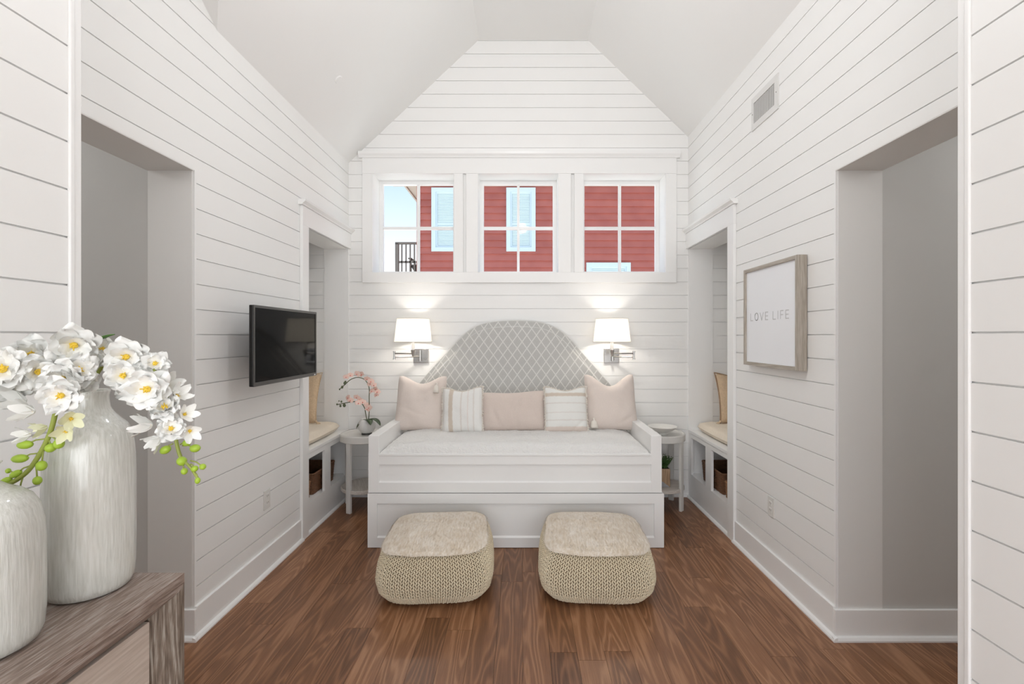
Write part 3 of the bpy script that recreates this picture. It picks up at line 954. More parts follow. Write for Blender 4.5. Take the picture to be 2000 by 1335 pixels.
# mattress with fluffy coverlet
def coverlet():
    x0, x1, y0, y1 = BX0 + 0.079, UX1 - 0.077, BYF + 0.013, 4.22
    nu, nv = 150, 80
    g = Geo()
    vs_, fs_ = [], []
    for j in range(nv + 1):
        for i in range(nu + 1):
            u, v = math.sin(PI / 2 * (-1 + 2 * i / nu)), math.sin(PI / 2 * (-1 + 2 * j / nv))
            uu = u
            xx = (x0 + x1) / 2 + uu * (x1 - x0) / 2
            yy = (y0 + y1) / 2 + v * (y1 - y0) / 2
            e = max(0.0, 1 - abs(u) ** 9) * max(0.0, 1 - abs(v) ** 14)
            z_ = 0.648 + 0.074 * e ** 0.5
            q = Vector((xx * 9, yy * 9, 0))
            z_ += (0.006 * noise.noise(q) + 0.005 * noise.noise(q * 3.1) + 0.004 * noise.noise(q * 7.3)) * min(1, e * 2)
            ph = 0.004 * noise.noise(Vector((xx * 22, yy * 22, z_ * 22)))
            vs_.append((xx + ph, yy + ph, z_))
    for j in range(nv):
        for i in range(nu):
            a = j * (nu + 1) + i
            fs_.append((a, a + 1, a + nu + 2, a + nu + 1))
    g.add(vs_, fs_)
    return g
mt = thing('mattress', 'white fluffy coverlet over the mattress between the daybed arms', 'mattress', ((BX0 + BX1) / 2, 3.75, 0.552))
build(coverlet(), 'coverlet', m_coverlet, mt, smooth=True, fixn=False)
build(Geo().box(BX0 + 0.085, UX1 - 0.082, BYF + 0.045, 4.2, 0.552, 0.665), 'mattress_core', m_coverlet, mt)

# ---- pillows
def pillow_geo(W, H, T, chop=0.0, ear=0.07, seed=0, n_=34, wr=0.011, creases=()):
    g = Geo()
    vs_, fs_ = [], []
    def surf(u, v, sgn):
        su = u * (W / 2) * (1 - ear * (1 - v * v) ** 1.0)
        sv = v * (H / 2) * (1 - ear * (1 - u * u) ** 1.0)
        c = chop * 0.5 * (1 + math.cos(PI * min(1.0, abs(u) / 0.92))) * ((v + 1) / 2) ** 2.2
        sv -= c
        k_ = 1 - 0.055 * (u * v) ** 4
        su *= k_
        sv *= k_
        e = max(0.0, (1 - abs(u) ** 2.6)) * max(0.0, (1 - abs(v) ** 2.6))
        t = T / 2 * e ** 0.55
        q = Vector((su * 7 + seed * 3.1, sv * 7, seed + sgn))
        w_ = wr * (noise.noise(q) + 0.5 * noise.noise(q * 2.7)) * min(1.0, e * 3)
        for (cu, cv, ang, ln, dp) in creases:
            du, dv = su - cu, sv - cv
            a_ = du * math.cos(ang) + dv * math.sin(ang)
            b_ = -du * math.sin(ang) + dv * math.cos(ang)
            w_ -= dp * math.exp(-(b_ / 0.012) ** 2) * math.exp(-(a_ / ln) ** 2)
        return (su, sgn * (t + w_ * (1 if e > 0.001 else 0)), sv + H / 2)
    n1 = n_ + 1
    for sgn in (-1, 1):
        for j in range(n1):
            for i in range(n1):
                vs_.append(surf(-1 + 2 * i / n_, -1 + 2 * j / n_, sgn))
    for s_ in range(2):
        o_ = s_ * n1 * n1
        for j in range(n_):
            for i in range(n_):
                a = o_ + j * n1 + i
                q = (a, a + 1, a + n1 + 1, a + n1)
                fs_.append(q if s_ == 0 else q[::-1])
    g.add(vs_, fs_)
    return g

def border(W, H, ear, chop, n_=40):
    pts = []
    def P(u, v):
        c = chop * 0.5 * (1 + math.cos(PI * min(1.0, abs(u) / 0.92))) * ((v + 1) / 2) ** 2.2
        return (u * W / 2 * (1 - ear * (1 - v * v)), v * H / 2 * (1 - ear * (1 - u * u)) - c + H / 2)
    for k in range(n_): pts.append(P(-1 + 2 * k / n_, -1))
    for k in range(n_): pts.append(P(1, -1 + 2 * k / n_))
    for k in range(n_): pts.append(P(1 - 2 * k / n_, 1))
    for k in range(n_): pts.append(P(-1, 1 - 2 * k / n_))
    return pts

def fringe_geo(W, H, ear, chop, length, seed, step=1):
    rr = random.Random(seed)
    g = Geo()
    pts = border(W, H, ear, chop, 44)
    for k in range(0, len(pts), step):
        x_, z_ = pts[k]
        d = Vector((x_, 0, z_ - H / 2)).normalized()
        if abs(x_) > W / 2 * 0.93: d = Vector((math.copysign(1, x_), 0, -0.25 + rr.uniform(-.2, .2)))
        else: d = Vector((rr.uniform(-.3, .3), 0, math.copysign(1, z_ - H / 2)))
        p0 = Vector((x_, 0, z_)) - d * 0.006
        ln = length * rr.uniform(0.7, 1.2)
        p1 = p0 + d * ln * 0.6 + Vector((0, rr.uniform(-.006, .004), 0))
        p2 = p0 + d * ln + Vector((rr.uniform(-.004, .004), rr.uniform(-.008, .004), -0.003))
        g.tube([p0, p1, p2], [0.0035, 0.004, 0.0025], 5)
    return g

def tassel_geo(ln=0.075, r=0.02):
    g = Geo()
    g.lathe([(0.004, 0.0), (0.009, -0.004), (0.010, -0.012), (0.007, -0.018), (r * 0.75, -0.03), (r, -ln * 0.7), (r * 1.05, -ln), (r * 0.4, -ln + 0.002)], 12)
    return g

def pillow(name, label, W, H, T, loc, tilt, yaw=0.0, roll=0.0, mat=None, group=None, **kw):
    t = thing(name, label, 'pillow', loc, (0, 0, 0), group, local=True)
    t.rotation_euler = Euler((-tilt, roll, yaw), 'XYZ')
    fr = kw.pop('fringe', 0)
    build(pillow_geo(W, H, T, **kw), 'cover', mat, t, smooth=True, fixn=False)
    if fr:
        build(fringe_geo(W, H, kw.get('ear', .07), kw.get('chop', 0), fr, kw.get('seed', 0)), 'fringe', m_fringe, t, smooth=True, kind='stuff')
    return t

ZM = 0.708
YP = 3.80
def pxX(px_, Y): return (px_ - VX) / F * Y
gP = 'scatter pillows on the daybed'
pA = pillow('pillow', 'large blush linen pillow with tassel, nearest the orchid, leftmost on daybed', 0.43, 0.475, 0.17, (pxX(818, YP + .06), YP + 0.05, ZM - 0.012), 0.30, yaw=-0.06, mat=m_blush, group=gP, chop=0.065, ear=0.05, seed=3, creases=((-0.05, -0.08, 2.8, 0.10, 0.008), (0.10, 0.10, 0.9, 0.05, 0.010)))
build(tassel_geo(0.085, 0.022), 'tassel', m_fringe, pA, smooth=True)
pA.children[-1].location = (0.150, -0.115, 0.385)
pE = pillow('pillow', 'large blush linen pillow with bottom tassel, rightmost on daybed', 0.44, 0.485, 0.17, (pxX(1196, YP + .06), YP + 0.05, ZM - 0.008), 0.30, yaw=0.05, mat=m_blush, group=gP, chop=0.10, ear=0.05, seed=9,
            creases=((0.12, -0.15, 0.5, 0.08, 0.012),))
build(tassel_geo(0.085, 0.03), 'tassel', m_fringe, pE, smooth=True)
pE.children[-1].location = (-0.165, -0.075, 0.10)
pC = pillow('pillow', 'dusty pink oblong lumbar pillow in the middle of the daybed', 0.555, 0.33, 0.14, (pxX(1001, YP - .03), YP - 0.02, ZM + 0.0), 0.22, roll=-0.035, mat=m_blush2, group=gP, chop=0.01, ear=0.05, seed=5,
            creases=((-0.13, -0.04, 2.0, 0.07, 0.014), (0.05, 0.04, 1.35, 0.08, 0.010), (0.02, -0.05, 1.9, 0.05, 0.008)))
B1, B2_, B3 = (0.62, 0.54, 0.46), (0.70, 0.66, 0.62), (0.74, 0.66, 0.62)
m_str1 = striped('white_beige_vertical_stripe', 0, [(-0.085, 0.017, B1), (-0.145, 0.004, B2_), (0.0, 0.006, B2_), (0.055, 0.003, B3), (0.10, 0.005, B2_)], (0.79, 0.78, 0.755))
m_str2 = striped('white_beige_level_stripe', 2, [(0.305, 0.014, B1), (0.235, 0.004, B2_), (0.16, 0.003, B2_), (0.10, 0.004, B2_), (0.02, 0.03, (0.72, 0.63, 0.57))], (0.79, 0.785, 0.755))
pB = pillow('pillow', 'small white pillow with vertical beige stripes and fringe on daybed', 0.335, 0.375, 0.13, (pxX(903, YP - .06), YP - 0.07, ZM - 0.006), 0.27, yaw=-0.08, roll=-0.05, mat=m_str1, group=gP, chop=0.03, ear=0.05, seed=12, fringe=0.016)
pD = pillow('pillow', 'small white pillow with one level beige stripe and fringe on daybed', 0.345, 0.375, 0.13, (pxX(1107, YP - .06), YP - 0.06, ZM - 0.004), 0.27, yaw=0.04, mat=m_str2, group=gP, chop=0.03, ear=0.045, seed=15, fringe=0.016,
            creases=((0.09, -0.13, 0.75, 0.07, 0.012),))

# ================================================================== wall sconces
def sconce(s, xplate, xstem, xend, label):
    yw = YB
    ys = 4.13
    t = thing('wall_sconce', label, 'lamp', (xplate, yw, 1.30), group='swing-arm sconces by the headboard')
    build(Geo().box(xplate - 0.068, xplate + 0.068, yw - 0.020, yw, 1.232, 1.368), 'backplate', m_metal, t, bevel=0.004)
    xk = xplate + (0.043 if s < 0 else 0.020)
    build(Geo().ellipsoid((xk, yw - 0.026, 1.268), (0.008, 0.010, 0.008)), 'switch_knob', m_metal, t, smooth=True)
    yp = yw - 0.045
    xv = xplate + (0.0 if s < 0 else 0.006)
    build(Geo().tube([(xv, yp, 1.250), (xv, yp, 1.352)], 0.0105, 14).tube([(xv, yp, 1.30), (xv, yw - 0.018, 1.30)], 0.007, 10), 'pivot_post', m_metal, t, smooth=True, autosmooth=0.6)
    ye = yw - 0.15
    build(Geo().tube([(xv, yp, 1.292), (xend, ye, 1.292)], 0.0068, 12), 'lower_arm', m_metal, t, smooth=True, autosmooth=0.6)
    g = Geo().tube([(xend, ye, 1.275), (xend, ye, 1.342)], 0.0085, 14)
    g.tube([(xend, ye, 1.272), (xend, ye, 1.280)], 0.012, 14).tube([(xend, ye, 1.337), (xend, ye, 1.345)], 0.012, 14)
    build(g, 'elbow_post', m_metal, t, smooth=True, autosmooth=0.6)
    build(Geo().tube([(xend, ye, 1.325), (xstem, ys, 1.325)], 0.0068, 12), 'upper_arm', m_metal, t, smooth=True, autosmooth=0.6)
    build(Geo().lathe([(0.009, -0.03), (0.014, -0.01), (0.02, 0.012), (0.023, 0.028), (0.0, 0.028)], 18, (xstem, ys, 1.33)), 'socket_cup', m_metal, t, smooth=True, autosmooth=0.6)
    build(Geo().tube([(xstem, ys, 1.356), (xstem, ys, 1.46)], 0.0145, 16), 'candle_sleeve', m_candle, t, smooth=True, autosmooth=0.6)
    sh = Geo()
    zb, zt, rb, rt, th = 1.430, 1.632, 0.1625, 0.139, 0.0015
    sh.lathe([(rb, zb), (rt, zt)], 48, (xstem, ys, 0), False, False)
    shd = build(sh, 'lamp_shade', m_shade, t, smooth=True, fixn=False)
    rim = Geo()
    for rr_, zz in ((rb, zb), (rt, zt)):
        rim.tube([(xstem + rr_ * math.cos(2 * PI * k / 48), ys + rr_ * math.sin(2 * PI * k / 48), zz) for k in range(49)], 0.0022, 5)
    build(rim, 'shade_trim', m_fringe, shd, smooth=True)
    sp = Geo()
    for k in range(3):
        a = 2 * PI * k / 3 + 0.4
        sp.tube([(xstem, ys, zt - 0.02), (xstem + rt * math.cos(a), ys + rt * math.sin(a), zt - 0.004)], 0.0015, 5)
    build(sp, 'shade_spider', m_metal, shd)
    build(Geo().ellipsoid((xstem, ys, 1.505), (0.024, 0.024, 0.038), seg=14, rings=9), 'light_bulb', m_bulb, t, smooth=True)
    d = bpy.data.lights.new('sconce_light', 'POINT')
    d.energy = 13.0
    d.color = (1.0, 0.94, 0.86)
    d.shadow_soft_size = 0.03
    lo = bpy.data.objects.new('sconce_light', d)
    lo.location = Vector((xstem, ys, 1.50)) - ORG[t.name]
    lo.parent = t
    COL.objects.link(lo)
    return t
sconce(-1, -0.936, pxX(807, 4.13), pxX(770, 4.186), 'nickel swing-arm wall lamp with cream shade, above the orchid end of the daybed')
sconce(1, 0.822, pxX(1195, 4.13), pxX(1238, 4.186), 'nickel swing-arm wall lamp with cream shade, near the framed print')

# ================================================================== knitted poufs
def pouf_profile(t):
    """half size and height for t in 0..1 (bottom edge to top edge)"""
    keys = [(0.0, 0.235, 0.0), (0.10, 0.280, 0.018), (0.26, 0.318, 0.066), (0.44, 0.331, 0.125), (0.64, 0.324, 0.19), (0.84, 0.305, 0.255), (0.95, 0.288, 0.286), (1.0, 0.274, 0.297)]
    for (t0, s0, z0), (t1, s1, z1) in zip(keys[:-1], keys[1:]):
        if t <= t1:
            k = (t - t0) / (t1 - t0)
            return s0 + (s1 - s0) * k, z0 + (z1 - z0) * k
    return keys[-1][1:]
def pouf_pt(a, t, ex=4.6, infl=0.0):
    s, z_ = pouf_profile(t)
    c, sn = math.cos(a), math.sin(a)
    r_ = (abs(c) ** ex + abs(sn) ** ex) ** (-1 / ex)
    s = s + infl
    return Vector((c * r_ * s, sn * r_ * s, z_))
def pouf_body():
    g = Geo()
    na, nt = 72, 16
    vs_, fs_ = [], []
    for j in range(nt + 1):
        for i in range(na):
            vs_.append(pouf_pt(2 * PI * i / na, j / nt, infl=-0.008))
    for j in range(nt):
        for i in range(na):
            i2 = (i + 1) % na
            fs_.append((j * na + i, j * na + i2, (j + 1) * na + i2, (j + 1) * na + i))
    vs_.append(Vector((0, 0, 0.0))); vs_.append(Vector((0, 0, 0.31)))
    b0, t0 = len(vs_) - 2, len(vs_) - 1
    for i in range(na):
        i2 = (i + 1) % na
        fs_.append((b0, i2, i)); fs_.append((t0, nt * na + i, nt * na + i2))
    return g.add(vs_, fs_)
def pouf_knit():
    # vertical chains of slanted stitches
    tmpl = Geo().ellipsoid((0, 0, 0), (1, 1, 1), seg=6, rings=4)
    g = Geo()
    fine = 720
    ring = [pouf_pt(2 * PI * k / fine, 0.5) for k in range(fine + 1)]
    cum = [0.0]
    for p0, p1 in zip(ring[:-1], ring[1:]): cum.append(cum[-1] + (p1 - p0).length)
    ncol = 172
    angs, k = [], 0
    for c in range(ncol):
        tgt = cum[-1] * c / ncol
        while cum[k + 1] < tgt: k += 1
        angs.append(2 * PI * (k + (tgt - cum[k]) / (cum[k + 1] - cum[k])) / fine)
    nrow = 35
    rr = random.Random(5)
    for c, a in enumerate(angs):
        for r_ in range(nrow):
            t = (r_ + 0.5 + (0.5 if c % 2 else 0.0)) / (nrow + 0.5)
            if t > 1: continue
            p0 = pouf_pt(a, t)
            ta = (pouf_pt(a + 0.01, t) - pouf_pt(a - 0.01, t)).normalized()
            tb = (pouf_pt(a, min(1, t + 0.02)) - pouf_pt(a, max(0, t - 0.02))).normalized()
            nr = ta.cross(tb).normalized()
            if nr.dot(Vector((p0.x, p0.y, 0))) < 0: nr = -nr
            sg = 1 if r_ % 2 else -1
            d = (ta * 0.80 + tb * 0.6 * sg).normalized()
            e = nr.cross(d).normalized()
            s0 = pouf_profile(t)[0] / 0.332
            L_, W_, D_ = 0.0083 * s0, 0.0043, 0.0062
            m = Matrix((e * W_, nr * D_, d * L_)).transposed()
            p0 = p0 + nr * rr.uniform(-0.001, 0.001)
            base = len(g.v)
            for v in tmpl.v:
                q = m @ Vector(v) + p0
                if q.z < 0.0005: q.z = 0.0005
                g.v.append((q.x, q.y, q.z))
            g.f.extend([tuple(i + base for i in f_) for f_ in tmpl.f])
    return g
def pouf_hide(seed):
    g = Geo()
    na, nr_ = 96, 22
    vs_, fs_ = [Vector((0, 0, 0.333))], []
    def P(a, q):
        # q 0..1 top, up to 1.12 drapes over the edge
        edge = pouf_pt(a, 1.0, infl=0.012)
        if q <= 1:
            p_ = Vector((edge.x * q, edge.y * q, 0))
            z_ = 0.304 + 0.030 * (1 - q ** 2.4)
        else:
            p_ = pouf_pt(a, 1.0 - (q - 1) * 0.7, infl=0.013)
            z_ = p_.z + 0.008
        w = 0.007 * noise.noise(Vector((p_.x * 6, p_.y * 6, seed))) + 0.0035 * noise.noise(Vector((p_.x * 17, p_.y * 17, seed + 4)))
        w += 0.006 * math.exp(-((p_.y - 0.05 + 0.25 * p_.x) / 0.02) ** 2) * (1 if p_.x < 0.02 else 0.2) * (-1 if seed < 2 else 0.6)
        return Vector((p_.x, p_.y, z_ + w * (1 if q < 1 else 0.4)))
    for j in range(1, nr_ + 1):
        for i in range(na):
            a = 2 * PI * i / na
            qmax = 1.02 + 0.10 * max(0, -math.sin(a)) + 0.025 * noise.noise(Vector((math.cos(a) * 5, math.sin(a) * 5, seed)))
            vs_.append(P(a, qmax * j / nr_))
    for i in range(na):
        fs_.append((0, 1 + i, 1 + (i + 1) % na))
    for j in range(nr_ - 1):
        for i in range(na):
            i2 = (i + 1) % na
            fs_.append((1 + j * na + i, 1 + (j + 1) * na + i, 1 + (j + 1) * na + i2, 1 + j * na + i2))
    g.add(vs_, fs_)
    return g, P
def pouf_fur(P, seed):
    rr = random.Random(seed)
    g = Geo()
    for k in range(5200):
        a = rr.uniform(0, 2 * PI)
        q = math.sqrt(rr.random()) * 1.05
        if k % 4 == 0: q = rr.uniform(1.0, 1.08)
        p0 = P(a, q)
        d = Vector((rr.uniform(-.5, .5), -1, rr.uniform(0.12, .3)))
        if q > 1.0: d = Vector((p0.x * 1.5, p0.y * 1.5, -0.6)).normalized() + Vector((rr.uniform(-.3, .3), rr.uniform(-.3, .3), 0.2))
        d.normalize()
        L_ = rr.uniform(0.012, 0.026)
        sd = d.cross(Vector((0, 0, 1))).normalized() * 0.0011
        p1 = p0 + d * L_
        if q <= 1.0: p1.z = max(p1.z, P(a, q).z + 0.001) - 0.001
        g.add([p0 - sd, p0 + sd, p1], [(0, 1, 2)])
    return g
knit_mesh = None
for idx, (px_, yaw, lab) in enumerate(((848, 0.06, 'beige knitted pouf with cream hide top, standing below the blush and striped pillows'),
                                       (1167, -0.05, 'beige knitted pouf with cream hide top, on the framed-print side of the room'))):
    yc = 2.845
    t = thing('knitted_pouf', lab, 'pouf', (pxX(px_, 2.70), yc, 0), (0, 0, yaw), 'knitted poufs in front of the daybed', local=True)
    if knit_mesh is None:
        bo = build(pouf_body(), 'body', m_ropeu, t, smooth=True)
        kn = build(pouf_knit(), 'knit_stitches', m_rope, t, smooth=True, kind='stuff', fixn=False)
        knit_mesh = (bo, kn)
    else:
        for src in knit_mesh:
            c = src.copy(); COL.objects.link(c); c.parent = t
    hg, PF = pouf_hide(1.0 + 2 * idx)
    hd = build(hg, 'hide_top', m_hide, t, smooth=True)
    build(pouf_fur(PF, 3 + idx), 'fur', m_hide, hd, kind='stuff', fixn=False)

# ================================================================== side tables
def side_table(cx, cy, rot, label):
    t = thing('side_table', label, 'side table', (cx, cy, 0), (0, 0, rot), 'round side tables beside the daybed', local=True)
    R_ = 0.205
    build(Geo().lathe([(R_ - 0.006, 0.580), (R_, 0.584), (R_, 0.634), (R_ - 0.005, 0.640), (R_ - 0.016, 0.640), (R_ - 0.02, 0.634), (0.001, 0.634)], 48), 'tabletop', m_table, t, smooth=True, autosmooth=0.5)
    build(Geo().lathe([(R_ - 0.012, 0.160), (R_ - 0.008, 0.163), (R_ - 0.008, 0.186), (R_ - 0.012, 0.19), (0.001, 0.19)], 48), 'lower_shelf', m_tableshelf, t, smooth=True, autosmooth=0.5)
    for k in range(4):
        a = PI / 4 + k * PI / 2
        g = Geo().box(-0.022, 0.022, -0.011, 0.011, 0, 0.582)
        m = Matrix.Translation((0.190 * math.cos(a), 0.190 * math.sin(a), 0)) @ Matrix.Rotation(a + PI / 2, 4, 'Z')
        build(Geo().merge(g, m), 'leg', m_table, t, bevel=0.002)
side_table(-1.372, 4.085, math.radians(-113 + 45), 'round pale grey side table holding the pink orchid')
side_table(1.212, 4.10, 0.0, 'round pale grey side table holding the white bowl')

# white bowl
bw = thing('bowl', 'shallow white stoneware bowl on the side table near the right niche', 'bowl', (1.205, 4.03, 0.634))
build(Geo().lathe([(0.045, 0.0), (0.047, 0.006), (0.036, 0.014), (0.05, 0.022), (0.09, 0.040), (0.118, 0.066), (0.122, 0.070), (0.116, 0.069), (0.086, 0.046), (0.04, 0.03), (0.001, 0.028)], 40, (1.205, 4.03, 0.636)), 'bowl_body', m_bowl, bw, smooth=True, autosmooth=0.9)

# potted herb on the lower shelf
hx, hy, hz = 1.205, 4.055, 0.191
hp = thing('potted_herb', 'small green herb in a wooden square pot under the right side table', 'plant', (hx, hy, hz))
build(Geo().prism([(hx - 0.058, hy - 0.058, hz), (hx + 0.058, hy - 0.058, hz), (hx + 0.058, hy + 0.058, hz), (hx - 0.058, hy + 0.058, hz)], (0, 0, 0.155)), 'pot', m_potwood, hp, bevel=0.003)
build(Geo().prism([(hx - 0.0585, hy - 0.0592, hz + 0.001), (hx + 0.056, hy - 0.0592, hz + 0.001), (hx - 0.0585, hy - 0.0592, hz + 0.085)], (0, 0.001, 0)), 'pot_painted_corner', m_potgrey, hp)
build(Geo().box(hx - 0.05, hx + 0.05, hy - 0.05, hy + 0.05, hz + 0.15, hz + 0.157), 'soil', m_soil, hp)
g = Geo()
rr = random.Random(4)
for k in range(170):
    a, r_ = rr.uniform(0, 2 * PI), 0.05 * math.sqrt(rr.random())
    p0 = Vector((hx + r_ * math.cos(a), hy + r_ * math.sin(a), hz + 0.155))
    d = Vector((math.cos(a) * rr.uniform(0, .7), math.sin(a) * rr.uniform(0, .7), 1)).normalized()
    L_ = rr.uniform(0.05, 0.11)
    p1 = p0 + d * L_
    g.tube([p0, p1], [0.0012, 0.0008], 4)
    for q in range(4):
        c = p0 + d * L_ * (0.4 + 0.2 * q)
        s_ = Vector((rr.uniform(-1, 1), rr.uniform(-1, 1), rr.uniform(0, .8))).normalized()
        w = s_.cross(d).normalized() * 0.005
        g.add([c, c + s_ * 0.009 + w, c + s_ * 0.018, c + s_ * 0.009 - w], [(0, 1, 2, 3)])
build(g, 'foliage', m_herb, hp, kind='stuff', fixn=False)

# ================================================================== pink orchid
def ptY(px_, py_, Y): return at(px_, py_, Y)
OY = 4.03
ox = pxX(716.5, OY)
oz = 0.634
orc = thing('potted_orchid', 'coral pink orchid with two arching stems in a round white pot', 'plant', (ox, OY, oz))
prof = [(0.034, 0.002), (0.050, 0.010), (0.066, 0.034), (0.072, 0.062), (0.067, 0.092), (0.052, 0.114), (0.044, 0.122), (0.040, 0.118), (0.038, 0.10), (0.001, 0.098)]
g = Geo()
seg_ = 60
for i, (r_, z_) in enumerate(prof):
    for k in range(seg_):
        a = 2 * PI * k / seg_
        rk = r_ * (1 + (0.018 * math.cos(20 * a) if 1 <= i <= 5 else 0))
        g.v.append((ox + rk * math.cos(a), OY + rk * math.sin(a), oz + 0.012 + z_))
for i in range(len(prof) - 1):
    for k in range(seg_):
        k2 = (k + 1) % seg_
        g.f.append((i * seg_ + k, i * seg_ + k2, (i + 1) * seg_ + k2, (i + 1) * seg_ + k))
build(g, 'pot', m_pot, orc, smooth=True)
build(Geo().lathe([(0.042, 0), (0.045, 0.004), (0.045, 0.010), (0.036, 0.016)], 24, (ox, OY, oz + 0.001)), 'pot_foot', m_tvbezel, orc, smooth=True, autosmooth=0.6)

def leaf_geo(p0, ctrl, p1, width, n_=10, fold=0.15):
    g = Geo()
    pts = []
    for k in range(n_ + 1):
        t = k / n_
        pts.append(Vector(p0) * (1 - t) ** 2 + Vector(ctrl) * 2 * t * (1 - t) + Vector(p1) * t * t)
    vs_, fs_ = [], []
    for k, p_ in enumerate(pts):
        t = k / n_
        tan = (pts[min(n_, k + 1)] - pts[max(0, k - 1)]).normalized()
        sd = tan.cross(Vector((0, 0, 1)))
        if sd.length < 1e-4: sd = Vector((0, 1, 0))
        sd.normalize()
        up_ = sd.cross(tan)
        w = width * (math.sin(PI * min(1, 0.12 + t * 0.88)) ** 0.7) * 0.5 + 0.0008
        vs_ += [p_ - sd * w + up_ * w * fold, p_, p_ + sd * w + up_ * w * fold]
        th = up_ * -0.0016
        vs_ += [p_ - sd * w + up_ * w * fold + th, p_ + th, p_ + sd * w + up_ * w * fold + th]
    for k in range(n_):
        a, b_ = k * 6, (k + 1) * 6
        fs_ += [(a, a + 1, b_ + 1, b_), (a + 1, a + 2, b_ + 2, b_ + 1), (a + 4, a + 3, b_ + 3, b_ + 4), (a + 5, a + 4, b_ + 4, b_ + 5),
                (a, b_, b_ + 3, a + 3), (a + 2, a + 5, b_ + 5, b_ + 2)]
    g.add(vs_, fs_)
    return g
c0 = Vector((ox, OY, oz + 0.125))
for (px_, py_, Y, cx_, cy_) in ((696, 837, 3.99, 703, 818), (743, 831, 3.96, 735, 812), (724, 830, 3.90, 722, 815)):
    build(leaf_geo(c0, at(cx_, cy_, (Y + OY) / 2), at(px_, py_, Y), 0.052), 'leaf', m_leaf, orc, smooth=True)

def spline(pts, n_=8):
    pts = [Vector(p_) for p_ in pts]
    ext = [pts[0] * 2 - pts[1]] + pts + [pts[-1] * 2 - pts[-2]]
    out = []
    for i in range(1, len(ext) - 2):
        p0, p1, p2, p3 = ext[i - 1:i + 3]
        for k in range(n_):
            t = k / n_
            out.append(0.5 * ((2 * p1) + (p2 - p0) * t + (2 * p0 - 5 * p1 + 4 * p2 - p3) * t * t + (-p0 + 3 * p1 - 3 * p2 + p3) * t ** 3))
    out.append(pts[-1])
    return out
def zz1(x_, y_): return (640 + x_ / 4.172, 700 + y_ / 4.172)
stA = [(332, 512), (338, 430), (338, 320), (336, 230), (300, 170), (240, 153), (185, 172), (140, 212), (98, 248)]
stB = [(322, 512), (308, 440), (300, 400), (265, 355), (205, 350), (150, 360), (78, 374)]
for st in (stA, stB):
    build(Geo().tube(spline([at(*zz1(*q), OY - 0.01) for q in st]), 0.0036, 6), 'stem', m_stem, orc, smooth=True)

def orient(nrm, up_=Vector((0, 0, 1))):
    z_ = Vector(nrm).normalized()
    x_ = up_.cross(z_)
    if x_.length < 1e-3: x_ = Vector((1, 0, 0))
    x_.normalize()
    y_ = z_.cross(x_)
    return Matrix((x_, y_, z_)).transposed()

def petal(g, ang, L_, W_, cup, lift, wav=0.0, seed=0, n_=5, base=0.0):
    """one petal lying in the xy plane, pointing to angle ang, facing +z"""
    ca, sa = math.cos(ang), math.sin(ang)
    vs_, fs_ = [], []
    m_ = 4
    for i in range(n_ + 1):
        t = i / n_
        r_ = base + L_ * t
        w = W_ * ((math.sin(PI * (0.06 + 0.90 * t ** 1.25)) ** 0.55) if t < 0.999 else 0.52)
        for j in range(m_ + 1):
            s_ = -1 + 2 * j / m_
            lx, ly = r_ - 0.12 * L_ * s_ * s_ * t, w * s_ * 0.5
            z_ = lift * t + cup * t * t - 0.25 * cup * s_ * s_ * t + wav * noise.noise(Vector((t * 3 + seed, s_ * 2, seed * 1.7))) * t
            vs_.append((lx * ca - ly * sa, lx * sa + ly * ca, z_))
    for i in range(n_):
        for j in range(m_):
            a = i * (m_ + 1) + j
            fs_.append((a, a + 1, a + m_ + 2, a + m_ + 1))
    g.add(vs_, fs_)

def place(g, m3, loc, sc=1.0):
    out = Geo()
    out.v = [tuple(m3 @ (Vector(p_) * sc) + Vector(loc)) for p_ in g.v]
    out.f = list(g.f)
    return out

orch_pet = Geo()
for k, (a, L_, W_) in enumerate(((90, .021, .017), (210, .021, .016), (330, .021, .016), (20, .023, .026), (160, .023, .026))):
    petal(orch_pet, math.radians(a), L_, W_, -0.004, 0.003, 0.004, k, n_=4)
orch_lip = Geo().ellipsoid((0, -0.004, 0.004), (0.005, 0.007, 0.005), seg=6, rings=4)
fA = [(150, 150), (185, 135), (240, 125), (275, 128), (320, 165), (352, 185), (375, 215), (390, 245), (360, 265), (405, 270), (398, 296), (345, 205)]
fB = [(165, 318), (185, 340), (235, 315), (262, 335), (250, 362), (285, 355), (320, 378), (335, 398), (325, 412)]
rr = random.Random(21)
for (x_, y_) in fA + fB:
    Y = OY - 0.03 + rr.uniform(-0.025, 0.02)
    loc = at(*zz1(x_, y_), Y)
    nd = Vector((rr.uniform(-.7, .7), -1, rr.uniform(-.4, .5)))
    m3 = orient(nd) @ Matrix.Rotation(rr.uniform(-.5, .5), 3, 'Z')
    fo = build(place(orch_pet, m3, loc, rr.uniform(1.1, 1.4)), 'flower', m_pinkpetal, orc, smooth=True, fixn=False)
    build(place(orch_lip, m3, loc), 'flower_lip', m_pinklip, fo, smooth=True)
for (x_, y_, r_) in ((140, 200, 12), (118, 232, 10), (97, 250, 6), (145, 190, 9), (135, 380, 13), (104, 385, 9), (112, 350, 8), (76, 372, 7), (92, 345, 5)):
    loc = at(*zz1(x_, y_), OY - 0.015)
    build(Geo().ellipsoid(loc, (r_ / 4.172 / 227 * 1.0,) * 2 + (r_ / 4.172 / 227 * 1.2,), seg=8, rings=6), 'bud', m_darkbud, orc, smooth=True)

